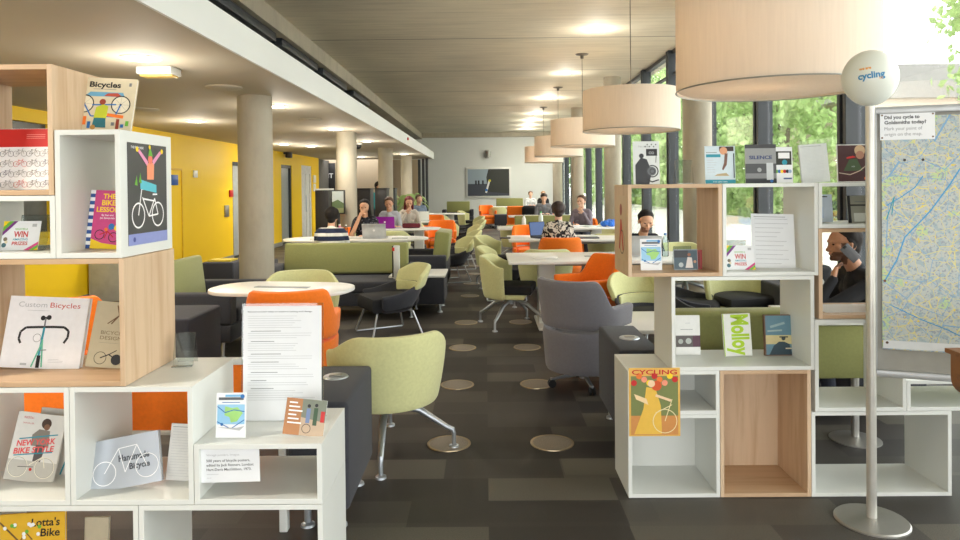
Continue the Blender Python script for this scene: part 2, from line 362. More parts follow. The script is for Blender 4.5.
# window wall on the right, bay by bay
ys = [-2.6, -1.9] + [.35+2.125*i for i in range(16)]
ys = [y for y in ys if y < YF-.2] + [YF]
for i in range(len(ys)-1):
    y0, y1 = ys[i], ys[i+1]
    e = bpy.data.objects.new('window_%d' % (i+1), None); COL.objects.link(e); e.location = (XW, y0, 0); struct(e); L = y1-y0
    b = B(); b.box(-.13, .06, -.085, -.03, 0, HC, .004); b.box(-.13, .06, .03, .085, 0, HC, .004); b.box(-.08, .05, -.03, .03, 0, HC)
    b.obj('mullion', frame, e, smooth=False)
    b = B(); b.box(-.06, .06, .11, L-.11, HC-.07, HC); b.box(-.04, .04, .11, L-.11, 3.6, 3.64); b.box(-.06, .06, .11, L-.11, 0, .09)
    b.obj('window_rail', frame, e, smooth=False)
    B().box(0, .008, .11, L-.11, .09, HC-.07).obj('pane', glass, e, smooth=False)
struct(B().box(XW-.1, XW+.1, YF-.1, YF, 0, HC).obj('trim_4', plaster))
# ---------------------------------------------------------------- columns
def column(x, y, r, h, lab, coll):
    o = B().lathe([(r, 0), (r, h)], n=40).obj('concrete_column', conc, loc=(x, y, 0)); tag(o, lab, 'column', 'round concrete columns')
    return o
for i, y in enumerate((7.3, 12.1, 16.85, 21.3)):
    column(-2.46, y, .18, HL, 'round concrete column, %s from the front in the left row' % ('first', 'second', 'third', 'fourth')[i], 1)
for i, y in enumerate((9.75, 16.2, 22.4, 28.6)):
    column(3.02, y, .2, HC, 'slim round concrete column by the windows, %s from the front' % ('first', 'second', 'third', 'fourth')[i], 1)
# ---------------------------------------------------------------- ceiling fixtures
ORD = ['first', 'second', 'third', 'fourth', 'fifth', 'sixth', 'seventh', 'eighth', 'ninth', 'tenth', 'eleventh', 'twelfth', 'thirteenth']
def downlight(x, y, z, lab, power=40, grp='round downlights'):
    t = thing('ceiling_downlight', lab, 'ceiling light', (x, y, z), 0, grp)
    B().lathe([(.13, -.012), (.145, -.006), (.145, 0), (.10, 0)], n=24).obj('trim_ring', white, t)
    B().lathe([(.095, -.013), (.1, -.012)], n=20).obj('lamp_lens', lampglow, t)
    l = bpy.data.lights.new('downlight', 'POINT'); l.energy = power; l.color = (1, .92, .80); l.shadow_soft_size = .09
    l.energy = power*.35
    lo = bpy.data.objects.new('downlight_ceiling_fill', l); COL.objects.link(lo); lo.parent = t; lo.location = (0, 0, -.30)  # extra point light hung below the recessed fitting to brighten the ceiling
    l = bpy.data.lights.new('downlight_beam', 'SPOT'); l.energy = power*2.2; l.color = (1, .92, .80); l.spot_size = math.radians(150); l.spot_blend = .9; l.shadow_soft_size = .09
    lo = bpy.data.objects.new('downlight_beam', l); COL.objects.link(lo); lo.parent = t; lo.location = (0, 0, -.03)
dl = [tuple(H(px, py, HL)[:2]) for px, py in ((141, 58), (276, 106), (196, 121), (335, 129), (311, 146), (367, 141), (361, 157), (404, 154), (284, 144))]
dl.sort(key=lambda p: p[1])
for i, (x, y) in enumerate(dl): downlight(x, y, HL, 'bright round downlight in the low ceiling, %s from the front' % ORD[i], 48)
for i, y in enumerate((11.2, 15.5, 19.8, 24.0, 26.3, 28.4, 30.4)): downlight(1.85, y, HC, 'round downlight in the concrete ceiling, %s from the front' % ORD[i], 60 if i < 2 else 110)
for (x, y) in ((-2.55, 1.9), (-4.0, 3.0)): downlight(x, y, HL, 'unseen downlight added above the left bookshelves to brighten that side', 75)  # two unseen downlights added to brighten the left area
for i, (px, py) in enumerate(((224, 87), (144, 109), (310, 119.5))):
    p = H(px, py, HL); o = B().lathe([(.15, -.02), (.17, -.01), (.17, 0)], n=24).obj('ceiling_vent', ceilm, loc=(p.x, p.y, HL)); tag(o, 'flat round ceiling vent in the low ceiling, %s from the front' % ORD[[0, 1, 2][i]], 'vent', 'flat ceiling vents')
p = H(159, 68, HL); t = thing('emergency_light', 'small boxy emergency light fitting beside the nearest downlight', 'emergency light', (p.x, p.y, HL))
B().box(-.14, .14, -.1, .1, -.06, 0, .01).obj('housing', white, t); B().box(-.13, .13, -.06, .06, -.075, -.06, .005).obj('diffuser', mat('amber_plastic', S(222, 190, 110), .3), t)
p = H(358, 143, HL); t = thing('security_camera', 'small dark dome camera hanging from the low ceiling', 'camera', (p.x, p.y, HL)); B().lathe([(.09, -.04), (.09, 0)]).obj('camera_base', white, t); B().ell((0, 0, -.06), (.075, .075, .075)).obj('dome', blackp, t)
p = V(401, 131, 21.5); t = B().box(-.03, .03, -.05, .05, -.03, .03, .005).obj('red_sensor', mat('red_plastic', S(190, 30, 25), .4), loc=(XB+.0, 15.5, 2.61)); tag(t, 'tiny red sensor on the white ceiling upstand', 'sensor')
p = V(487, 154, YF-.1); t = thing('spotlight', 'small spotlight fixed high on the far white wall', 'spotlight', (p.x, YF, p.z)); B().box(-.1, .1, -.05, 0, -.2, .2, .01).obj('bracket', satin, t); B().lathe([(.11, -.15), (.15, .12)], c=(0.05, -.2, 0)).obj('lamp_head', satin, t)
for i, y in enumerate((6.4, 8.9, 11.4, 14, 17)):
    o = B().box(-.12, .12, -1.1, 1.1, -.06, .06, .01).obj('ventilation_grille', frame, loc=(-3.16, y, 3.72)); tag(o, 'dark slot diffuser under the concrete beam, %s from the front' % ORD[i], 'vent', 'slot diffusers under the beam')
# ---------------------------------------------------------------- pendants
for i, (y, zt, zb) in enumerate(((4.5, 2.80, 2.12), (8.9, 2.73, 2.21), (13.3, 2.78, 2.27), (17.7, 2.78, 2.27), (22.1, 2.78, 2.27))):
    t = thing('pendant_lamp', 'large cream drum pendant lamp, ' + ('the nearest and biggest at the top right', 'second from the front', 'third from the front', 'fourth from the front', 'farthest and smallest in the row')[i], 'pendant lamp', (1.9, y, 0), 0, 'cream drum pendant lamps')
    b = B(); R = .62
    n = 64; n0 = 0
    pr = [(R, zt), (R, zb)]
    rings = [[b.bm.verts.new((r*math.cos(2*PI*k/n), r*math.sin(2*PI*k/n), z)) for k in range(n)] for r, z in ((R, zt), (R, zb), (R-.006, zb), (R-.006, zt))]
    for a in range(4):
        for k in range(n): b.bm.faces.new([rings[a][k], rings[a][(k+1) % n], rings[(a+1) % 4][(k+1) % n], rings[(a+1) % 4][k]])
    b.obj('lamp_shade', shadem, t)
    B().lathe([(R-.012, zb+.012), (R-.012, zb+.018)], n=48).obj('diffuser', shadem, t)
    b = B(); b.tube([(math.cos(2*PI*k/48)*(R+.001), math.sin(2*PI*k/48)*(R+.001), zb) for k in range(49)], .005, 6); b.obj('bottom_rim', satin, t)
    b = B()
    for k in range(3): b.tube([(math.cos(k*2.09)*(R-.006), math.sin(k*2.09)*(R-.006), zt), (0, 0, zt+.02)], .005, 6)
    b.obj('spider_frame', satin, t)
    B().tube([(0, 0, zt+.02), (0, 0, HC)], .006, 6).obj('cord', mat('cord_grey', S(110, 104, 92), .6), t)
    B().lathe([(.03, HC-.09), (.035, HC-.03), (.11, HC-.02), (.13, HC)], n=20).obj('canopy', mat('canopy_grey', S(96, 90, 80), .5), t)
    l = bpy.data.lights.new('bulb', 'POINT'); l.energy = 30; l.color = (1, .80, .60); l.shadow_soft_size = .08
    lo = bpy.data.objects.new('bulb_lamp', l); COL.objects.link(lo); lo.parent = t; lo.location = (-.15, 0, (zt+zb)/2+.02)
    B().ell((-.15, 0, (zt+zb)/2+.12), (.05, .05, .07)).obj('lamp_holder', blackp, t)
# ---------------------------------------------------------------- floor vents
ysr = [3.98+1.19*i for i in range(4)]+[9.4, 10.6, 11.8, 13.0, 14.2, 15.4]
for c, (x, ww) in enumerate(((-.228, 'left'), (.375, 'right'))):
    for i, y in enumerate(ysr[:4+6*(c == 0)]):
        t = thing('floor_vent', 'round carpet floor grille, %s from the front in the %s aisle row' % (ORD[i], ww), 'floor vent', (x, y, 0), 0, 'round floor vents')
        B().lathe([(.112, .0035), (.127, .0045), (.128, 0)], n=32, cap=False).obj('rim', mat('vent_rim', S(176, 158, 130), .3, .8), t)
        b = B(); b.lathe([(.113, 0), (.113, .0036)], n=32); b.obj('grille', mat('vent_grille', S(146, 138, 126), .5, .2, var=.3, scale=(160, 160, 1)), t)
# ================================================================ furniture
def fmix(a, b, t): t = max(0, min(1, t)); t = t*t*(3-2*t); return a+(b-a)*t
def upath(u, R, fr, wid=1.0):                      # plan path: left arm front -> round the back -> right arm front
    s = u*2-1; La = fr; A = R*PI/2*1.0; tot = La+A; d = abs(s)*tot
    if d < A: a = d/R; x = math.sin(a)*R; y = math.cos(a)*R
    else: x = R; y = -(d-A)
    return (math.copysign(x, s)*wid, y)
def star_base(t, zh, r, legs=4, caster=False, rot=.4):
    B().tube([(0, 0, zh+.12), (0, 0, zh-.06)], .028, 12).obj('pedestal', chrome, t)
    for k in range(legs):
        a = rot+k*2*PI/legs; c, s = math.cos(a), math.sin(a)
        if caster:
            b = B(); b.tube([(0, 0, zh-.02), (c*r, s*r, zh-.06), (c*r, s*r, .07)], [.02, .014, .012], 8); b.obj('leg', chrome, t)
            b = B(); b.tube([(c*r-s*.02, s*r+c*.02, .03), (c*r-s*.008, s*r+c*.008, .03)], .03, 12); b.tube([(c*r+s*.008, s*r-c*.008, .03), (c*r+s*.02, s*r-c*.02, .03)], .03, 12); b.obj('caster', blackp, t)
        else:
            b = B(); b.tube([(c*.01, s*.01, zh), (c*r*.5, s*r*.5, zh-.055), (c*(r-.04), s*(r-.04), zh-.165), (c*(r-.008), s*(r-.008), zh-.18), (c*r, s*r, zh-.205), (c*r, s*r, .014)], [.024, .021, .016, .016, .013, .012], 10)
            b.lathe([(.03, 0), (.028, .012), (.012, .02)], c=(c*r, s*r, 0), n=14); b.obj('leg', chrome, t)
def make_tub(shell, lab, R=.30, cat='chair'):
    t = thing('tub_chair', lab, cat); bmt = MATS['black_fabric'] if shell is greenf else shell
    def fn(u, v):
        x, y = upath(.10+.80*u, R, .09); s = abs(u*2-1)
        k = 1-.16*(1-v)**1.6; top = fmix(.76, .66, (s-.45)/.5); bot = .31+.05*(1-v)*0
        return (x*k, y*k*1.0, bot+(top-bot)*v)
    B().sheet(fn, 26, 8, .042).obj('shell', shell, t, sub=1)
    b = B(); pts = []
    for k in range(25):
        x, y = upath(k/24, R*.86-.005, .17); pts.append((x, y))
    b.prism(pts, .315, .36, bev=.012); b.obj('underside', shell, t)
    pts = []
    for k in range(25):
        x, y = upath(k/24, R*.86-.03, .24); pts.append((x, y-.005))
    B().prism(pts, .36, .455, bev=.03).obj('seat', bmt, t)
    star_base(t, .29, .39, 4, False, PI/4+.46)
    return t
def make_lounge(lab):
    t = thing('lounge_chair', lab, 'chair'); R = .31
    def fn(u, v):
        x, y = upath(u, R, .22); s = abs(u*2-1); k = 1-.38*(1-v)**1.5; top = fmix(.52, .44, (s-.35)/.55)
        return (x*k, y*k+.03*v, .25+(top-.25)*v)
    B().sheet(fn, 24, 6, .035).obj('shell', darkf, t, sub=1)
    def fb(u, v):
        u2 = .25+.50*u; x, y = upath(u2, R+.004, .22); s = abs(u2*2-1); top = fmix(.705, .56, (s-.2)/.5)
        z0 = fmix(.49, .46, s); k = 1+.10*v
        return (x*k, y*k+.03+.05*v, z0+(top-z0)*v)
    B().sheet(fb, 20, 5, .05).obj('backrest', greenf, t, sub=1)
    def fi(u, v):
        u2 = .28+.44*u; x, y = upath(u2, R-.04, .22); return (x, y+.03, .40+.12*v)
    B().sheet(fi, 14, 3, .03).obj('back_lining', greenf, t, sub=1)
    pts = [upath(k/20, R*.8, .26) for k in range(21)]
    B().prism(pts, .26, .41, bev=.04).obj('seat', blackf, t)
    for s in (-1, 1):
        B().tube([(s*.12, -.15, .27), (s*.2, -.2, .25), (s*.27, -.27, .03), (s*.275, -.26, .012), (s*.275, .24, .012), (s*.27, .25, .03), (s*.2, .18, .25), (s*.12, .12, .27)], .011, 8).obj('leg', chrome, t)
    return t
def make_wing(m, lab, caster=True, top=.83):
    t = thing('armchair', lab, 'armchair'); R = .29
    def mk(z0, z1, kk):
        def fn(u, v):
            x, y = upath(u, R, .22); s = abs(u*2-1); tp = fmix(top, .63, (s-.40)/.16)
            zt = tp if z1 is None else z1; z = z0+(zt-z0)*v; k = .86+.14*min(1, (z-.12)/.55)
            k *= 1+.03*max(0, z-.63)/.2
            return (x*k, y*k+max(0, z-.6)*.12, z)
        return fn
    B().sheet(mk(.135, .46, 0), 28, 5, .06).obj('lower_shell', m, t, sub=1)
    B().sheet(mk(.47, None, 1), 40, 7, .06).obj('back_shell', m, t, sub=1)
    pts = [upath(k/24, R*.86-.03, .24) for k in range(25)]
    B().prism(pts, .14, .33, bev=.02).obj('seat_base', m, t); B().prism([(x, y-.01) for x, y in pts], .335, .45, bev=.04).obj('seat', m, t)
    star_base(t, .12, .24, 4, True, PI/4)
    return t
def sofa(name, lab, cat, loc, rz, w, d, aL=True, aR=True, backz=.80, bm_=None, dark=None, back=True, backt=.11, group=None):
    t = thing(name, lab, cat, loc, rz, group); bm_ = bm_ or greens; dark = dark or darkf
    B().box(-w/2, w/2, -d/2, d/2-.02, .15, .30, .015).obj('base', dark, t)
    x0 = -w/2+(.16 if aL else 0); x1 = w/2-(.16 if aR else 0)
    B().box(x0+.003, x1-.003, -d/2-.01, d/2-.04, .303, .43, .03, seg=3).obj('seat', dark, t)
    for s, f in ((-1, aL), (1, aR)):
        if f: B().box(min(s*w/2, s*(w/2-.16)), max(s*w/2, s*(w/2-.16)), -d/2, d/2-.02, .303, .58, .025, seg=3).obj('armrest', dark, t)
    if back:
        M = Matrix.Translation((0, d/2-.03, .40)) @ Matrix.Rotation(-.12, 4, 'X')
        B().box(x0+.004, x1-.004, -backt, 0, .04, backz-.40, .03, M=M, seg=3).obj('backrest', bm_, t)
        B().box(x0+.004, x1-.004, d/2-.06, d/2-.02, .16, .50, .01).obj('back_panel', dark, t)
    for sx in (-1, 1):
        for sy in (-1, 1):
            x, y = sx*(w/2-.09), sy*(d/2-.1)
            b = B(); b.tube([(x-sx*.05, y, .15), (x, y, .14), (x+sx*.015, y, .1), (x+sx*.02, y, .01)], .013, 8); b.lathe([(.025, 0), (.022, .012)], c=(x+sx*.02, y, 0), n=12); b.obj('leg', chrome, t)
    return t
topm = mat('table_top_white', S(236, 235, 230), .3, var=.01, scale=(2, 2, 2))
def long_table(lab, x0, x1, y0, y1, z=.735, rnd=0, legs=True, group='long white tables', rz=0):
    cx, cy = (x0+x1)/2, (y0+y1)/2; w, d = x1-x0, y1-y0
    t = thing('long_table', lab, 'table', (cx, cy, 0), rz, group)
    if rnd:
        pts = []
        r = min(rnd, d/2)
        for (sx, sy, a0) in ((1, 1, 0), (-1, 1, PI/2), (-1, -1, PI), (1, -1, 1.5*PI)):
            for k in range(9):
                a = a0+k*PI/16; pts.append((sx*(w/2-r)+r*math.cos(a), sy*(d/2-r)+r*math.sin(a)))
        B().prism(pts, z-.028, z, bev=.006).obj('tabletop', topm, t)
    else: B().box(-w/2, w/2, -d/2, d/2, z-.032, z, .006).obj('tabletop', topm, t)
    n = 2 if w > 1.2 else 1
    for s in ((-1, 1) if n == 2 else (0,)):
        x = s*(w/2-.42)
        B().box(x-.09, x+.09, -.1, .1, .02, z-.032, .012).obj('leg', white, t)
        B().box(x-.11, x+.11, -d/2+.12, d/2-.12, 0, .03, .01).obj('foot', white, t)
    B().box(-w/2+.35, w/2-.35, -.03, .03, z-.10, z-.033, .006).obj('crossbeam', satin, t)
    B().box(-.22, .22, -.035, .035, z, z+.004, .001).obj('cable_tray', mat('cable_tray_grey', S(150, 156, 158), .4), t)
    return t
# ---------------------------------------------------------------- chairs in place
# rz = 0 faces the camera (-y); rz = pi faces away; rz = +pi/2 faces +x ; rz = -pi/2 faces -x
def R_(d): return math.radians(d)
tub0 = make_tub(greenf, 'pale green tub chair with star base in the foreground beside the charcoal block', .33)
tub0.location = (-.585, 3.90, 0); tub0.scale = (1, 1, .945); tub0.rotation_euler = (0, 0, R_(-157)); tub0['group'] = 'pale green tub chairs'
TUB = [((.27, 7.4), 80, 'pale green tub chair tucked under the left end of the nearest right-hand table'),
       ((.16, 10.35), 70, 'pale green tub chair at the left end of the second right-hand table'),
       ((.72, 8.35), 182, 'pale green tub chair behind the nearest right-hand table, only its rim showing'),
       ((-1.63, 5.95), 10, 'pale green tub chair behind the orange armchair across the white table'),
       ((-1.86, 9.35), 172, 'pale green tub chair right of the striped-shirt man, back to the camera'),
       ((-1.42, 9.15), 176, 'pale green tub chair at the near left table beside the power post'),
       ((-1.66, 12.1), 180, 'pale green tub chair between the first two left tables behind the silver laptop'),
       ((.62, 13.6), 185, 'pale green tub chair at the third right-hand table, wide low rim'),
       ((2.5, 8.6), 8, 'pale green tub chair beside the bearded man behind the oak box'),
       ((1.95, 10.9), 180, 'pale green tub chair at the second right-hand table, right of the patterned shirt'),
       ((2.5, 13.9), -30, 'pale green tub chair at the third right-hand table beside the columns'),
       ((2.42, 6.5), 12, 'pale green tub chair seen through the middle shelf opening'),
       ((-.92, 14.75), 185, 'small pale green tub chair at the third left table'),
       ((-1.3, 18.6), 175, 'small pale green tub chair at the far left table'),
       ((.45, 25.5), 182, 'small pale green tub chair in front of the far right table'),
       ((1.3, 25.5), 178, 'small pale green tub chair in front of the far right table, right one'),
       ((-.55, 21.6), 80, 'small pale green tub chair inside the orange armchair group far away')]
for (x, y), a, lab in TUB: dup(tub0, (x, y, 0), R_(a), lab)
lg = make_lounge('largest charcoal and green lounge chair, left of the aisle')
lg.location = (-1.0, 7.0, 0); lg.rotation_euler = (0, 0, R_(-62)); lg['group'] = 'charcoal and green lounge chairs'
LNG = [((.30, 9.15), 80, 'charcoal and green lounge chair left of the second table on the right'),
       ((-.50, 12.6), -75, 'charcoal and green lounge chair right of the second left table'),
       ((-.50, 14.3), -72, 'charcoal and green lounge chair beside the third left table'),
       ((-.58, 10.9), -68, 'charcoal and green lounge chair right behind the green-backed sofa by the aisle'),
       ((-.42, 16.6), -72, 'charcoal and green lounge chair in the far left row, fourth along the aisle'),
       ((-.45, 18.7), -72, 'charcoal and green lounge chair in the far left row by the aisle'),
       ((1.46, 5.98), 20, 'charcoal and green lounge chair behind the small white table, left one'),
       ((1.92, 6.42), 70, 'charcoal and green lounge chair seen through the shelf, its side turned')]
for (x, y), a, lab in LNG: dup(lg, (x, y, 0), R_(a), lab)
gw = make_wing(greyf, 'high-backed grey armchair on casters seen from behind'); gw.location = (.72, 5.12, 0); gw.rotation_euler = (0, 0, R_(142))
ow = make_wing(orangef, 'orange high-backed armchair behind the tall paper notice'); ow.location = (-1.36, 4.78, 0); ow.rotation_euler = (0, 0, R_(188)); ow['group'] = 'orange armchairs'
ORG = [((.98, 6.58), -68, 'orange armchair pulled up to the right-hand table behind the grey armchair'),
       ((.99, 9.25), 180, 'orange armchair with the patterned-shirt person sitting in it'),
       ((.75, 11.75), 5, 'orange armchair behind the second right-hand table, left of the open laptop'),
       ((-2.44, 11.5), 5, 'orange armchair behind the near left table, left of the silver laptop'),
       ((-.9, 13.8), 0, 'orange armchair at the second left table, nearer of two at its right end'),
       ((-1.3, 16.6), 0, 'orange armchair at the third left table, farther of two at its right end'),
       ((.06, 25.2), 15, 'far orange armchair facing the camera by the aisle'),
       ((2.0, 14.05), -15, 'orange armchair beside the woman with tied-up hair'),
       ((1.55, 19.0), 0, 'small orange armchair far away near the window columns'),
       ((-2.75, 4.6), 178, 'orange armchair seen between the bicycle books on the left oak shelf')]
for (x, y), a, lab in ORG: dup(ow, (x, y, 0), R_(a), lab)
# ---------------------------------------------------------------- sofas and blocks
def block(name, lab, x0, x1, y0, y1, z1=.58, socket=None, topmat=None):
    t = thing(name, lab, 'seat block', ((x0+x1)/2, (y0+y1)/2, 0)); w, d = x1-x0, y1-y0
    B().box(-w/2, w/2, -d/2, d/2, .11, z1, .02, seg=3).obj('body', darkf, t)
    if topmat: B().box(-w/2-.01, w/2+.01, -d/2-.01, d/2+.01, z1, z1+.025, .004).obj('tabletop', topmat, t)
    for sx in (-1, 1):
        for sy in (-1, 1):
            x, y = sx*(w/2-.06), sy*(d/2-.1); b = B(); b.tube([(x, y, .12), (x, y, .012)], .016, 10); b.lathe([(.032, 0), (.03, .01), (.016, .02)], c=(x, y, 0), n=14); b.obj('leg', chrome, t)
    if socket:
        sx, sy = socket[0]-(x0+x1)/2, socket[1]-(y0+y1)/2
        b = B(); b.lathe([(.062, z1), (.058, z1+.006), (.045, z1+.008)], c=(sx, sy, 0), n=24); s = b.obj('socket_plate', chrome, t)
        B().box(sx-.03, sx+.03, sy-.018, sy+.018, z1+.008, z1+.013, .003).obj('socket_lid', satin, t)
    return t
block('upholstered_block', 'charcoal upholstered end block with a round socket, behind the left bookshelf', -.865, -.60, 2.92, 3.54, .58, (-.74, 3.32))
block('upholstered_block', 'charcoal upholstered end block with a round socket, left of the right-hand bookshelf', .735, .975, 3.80, 4.50, .58, (.86, 4.12))
sofa('sofa', 'green-backed sofa standing with its back to the right-hand bookshelf', 'sofa', (1.36, 4.12, 0), PI, .72, .66, False, False, .80)
sofa('sofa', 'wide green-backed sofa in front of the striped-shirt man', 'sofa', (-1.73, 8.15, 0), 0, 1.86, .72, True, True, .82)
sofa('sofa', 'green-backed sofa by the left wall seen from its charcoal armrest end', 'sofa', (-2.60, 6.5, 0), PI/2, 1.05, .70, True, True, .84)
sofa('sofa', 'green-backed sofa end beside the aisle, facing the left tables', 'sofa', (-.90, 9.75, 0), -PI/2, 1.15, .76, True, True, .88, None, None, True, .2)
block('ottoman', 'small charcoal ottoman at the far left behind the oak shelf', -2.75, -2.13, 4.85, 5.45, .58)
block('low_table', 'low charcoal block table with a white top beside the aisle', -1.15, -.50, 8.1, 8.75, .43, None, topm)
t = block('low_cabinet', 'small black cabinet with yellow papers beside the first column', -3.45, -3.05, 8.2, 8.8, .62)
b = B().box(-3.40, -3.12, 8.3, 8.55, .621, .64); o = b.obj('magazine', inkc(214, 190, 60)); tag(o, 'yellow magazine lying on the small black cabinet by the column', 'magazine')
block('low_table', 'dark side table at the foot of the first column holding a white jug', -2.98, -2.70, 8.4, 8.85, .60)
o = B().lathe([(.05, .601), (.06, .68), (.045, .76), (.05, .80)], c=(-2.80, 8.62, 0)).obj('jug', white); tag(o, 'small white jug on the side table by the first column', 'jug')
# far sofas / benches
sofa('bench_sofa', 'long green sofa against the far end, left of the picture', 'sofa', (-1.15, 28.5, 0), 0, 1.3, .7, True, True, .9)
sofa('bench_sofa', 'green sofa far away under the big picture', 'sofa', (1.05, 29.5, 0), 0, 1.5, .7, True, True, 1.0)
sofa('bench_sofa', 'green sofa in the middle distance behind the second right-hand table', 'sofa', (1.45, 15.2, 0), 0, 1.6, .7, False, False, .84)
sofa('bench_sofa', 'orange sofa in the middle distance with a black backpack on it', 'sofa', (1.35, 19.6, 0), PI, 1.5, .7, False, False, .95, orangef, orangef)
sofa('bench_sofa', 'charcoal sofa seen through the middle shelf opening', 'sofa', (3.04, 6.3, 0), 0, .78, .7, True, True, .70, blackf)
block('seat_block', 'black block seat beside the aisle in the middle distance',   .32, .82, 24.6, 25.2, .50)
o = B().box(-.13, .13, -.07, .07, 0, .40, .06, seg=3).obj('red_bag', mat('red_fabric', S(196, 40, 34), .7), loc=(1.0, 24.3, .001)); tag(o, 'red bag standing on the floor beside the black block seat', 'bag')
# ---------------------------------------------------------------- tables
long_table('long white table nearest on the right side of the aisle', .23, 2.35, 6.95, 7.92)
long_table('long white table second from the front on the right', .33, 2.45, 9.75, 10.75)
long_table('long white table third from the front on the right', .22, 2.5, 12.5, 13.7-.4)
long_table('long white table farthest on the right, near the orange sofa', -.05, 2.4, 26.0, 26.9)
long_table('white table in the middle distance behind the orange sofa', .6, 2.5, 17.6, 18.4)
long_table('round-ended white table nearest on the left, with the silver laptop', -3.1, -.88, 10.0, 10.9, rnd=.45)
long_table('round-ended white table second on the left', -2.15, -.85, 12.6, 13.4, rnd=.4)
long_table('round-ended white table third on the left', -2.1, -.70, 15.2, 16.0, rnd=.4)
long_table('round-ended white table farthest on the left', -2.0, -.6, 19.6, 20.5, rnd=.45)
long_table('white table behind the orange armchair on the left', -2.15, -1.03, 4.98, 5.62, rnd=.28, rz=-.16)
t = thing('low_table', 'low white table behind the right-hand bookshelf', 'table', (1.62, 5.35, 0))
B().box(-.62, .6, -.40, .35, .42, .45, .006).obj('tabletop', topm, t); B().lathe([(.03, .02), (.03, .42)]).obj('pedestal', chrome, t); B().lathe([(.27, 0), (.27, .008), (.05, .025)], n=32).obj('base', satin, t)
t = thing('side_table', 'white table in front of the person on the phone, behind the right-hand bookshelf', 'table', (2.2, 4.05, 0))
B().box(-.42, .5, -.22, .28, .705, .735, .006).obj('tabletop', topm, t); B().box(-.42, .46, -.2, -.16, .40, .70, .01).obj('modesty_panel', greens, t)
B().tube([(-.05, -.05, .705), (-.05, -.05, .02)], .022).obj('pedestal', satin, t); B().lathe([(.14, 0), (.14, .006), (.03, .02)], c=(-.05, -.05, 0), n=32).obj('base', satin, t)
block('ottoman', 'charcoal ottoman under the person on the phone', 2.32, 2.82, 4.38, 4.85, .36)
# framed orange divider behind the left bookshelf
t = thing('low_divider', 'low orange divider panel in a white frame behind the left bookshelf', 'divider', (-1.5, 2.98, 0))
B().box(-.60, .585, -.012, .012, .45, .735).obj('panel', orangef, t)
b = B(); b.box(-.64, .62, -.02, .02, .735, .76, .003); b.box(-.64, -.60, -.02, .02, 0, .735, .003); b.box(.585, .62, -.02, .02, 0, .735, .003); b.box(-.60, .585, -.02, .02, .43, .45, .003); b.obj('frame', white, t)
# black cabinets, screens, plant, far left
cabm = mat('black_cabinet', S(30, 27, 26), .5, var=.1)
for i, (px0, px1, Y) in enumerate(((318, 331, 12.9), (355, 372, 14.5), (376.5, 388, 15.6), (389, 396, 18))):
    a, c = V(px0, 200, Y), V(px1, 200, Y); t = thing('tall_cabinet', 'black chest-high cabinet at the left, %s from the yellow wall' % ORD[i], 'cabinet', ((a.x+c.x)/2, Y, 0), 0, 'black chest-high cabinets'); w = c.x-a.x
    B().box(-w/2, w/2, -.22, .22, .05, 1.47, .008).obj('body', cabm if i < 3 else frame, t); B().box(-w/2-.01, w/2+.01, -.23, .23, 1.47, 1.5, .004).obj('cabinet_top', white if i == 0 else cabm, t); B().box(-w/2+.03, w/2-.03, -.2, .2, 0, .05).obj('plinth', blackp, t)
a, c = V(331.5, 214, 11.75), V(345, 190, 11.75); t = thing('display_screen', 'freestanding screen showing a green landscape, in front of the second column', 'screen', ((a.x+c.x)/2, 11.75, 0))
w = c.x-a.x; B().box(-w/2, w/2, -.03, .03, a.z, c.z, .005).obj('casing', blackp, t)
ar = Art(); sky_, lnd, fld = inkc(168, 178, 176), inkc(84, 104, 70), inkc(120, 128, 90); h = c.z-a.z
ar.rect(-w/2+.02, a.z+.02, w/2-.02, c.z-.02, sky_).poly([(-w/2+.02, a.z+.02), (w/2-.02, a.z+.02), (w/2-.02, a.z+h*.45), (0, a.z+h*.6), (-w/2+.02, a.z+h*.5)], lnd).rect(-w/2+.02, a.z+.02, w/2-.02, a.z+h*.25, fld).obj(t, 'picture', (0, -.031, 0))
b = B(); b.tube([(0, 0, .03), (0, 0, a.z+.02)], .03); b.lathe([(.2, 0), (.2, .02), (.03, .04)]); b.obj('stand', blackp, t)
a, c = V(320.5, 186, 24.2), V(334.5, 163, 24.2); t = thing('hanging_sign', 'black wall sign with the white letters IT', 'sign', ((a.x+c.x)/2, 24.29, 0)); w = c.x-a.x
B().box(-w/2, w/2, -.05, 0, .05, c.z, .005).obj('panel', cabm, t); ar = Art(); ar.text('IT', .10, a.z+.35*(c.z-a.z), .17, W_, .02, 'c'); ar.obj(t, 'lettering', (0, -.051, 0))
for i, px in enumerate((419.5, 423.5, 427)):
    p = V(px, 180, 24-i*.5); o = B().box(-.04, .04, -.12, .12, 0, HL).obj('divider_post', frame, loc=(p.x, p.y, 0)); tag(o, 'dark full-height divider post at the far left corner, %s from the left' % ORD[i], 'post', 'dark divider posts')
p = V(407, 215, 19.4); t = thing('potted_plant', 'leafy green potted plant by the fourth column', 'plant', (p.x, 19.4, 0))
B().lathe([(.16, 0), (.2, .45), (.18, .45), (.17, .40)], n=20).obj('pot', mat('pot_grey', S(170, 172, 168), .5), t)
B().lathe([(.172, .4), (.05, .42)], n=20).obj('soil', mat('soil', S(50, 38, 30), .9), t)
b = B(); R = random.Random(3)
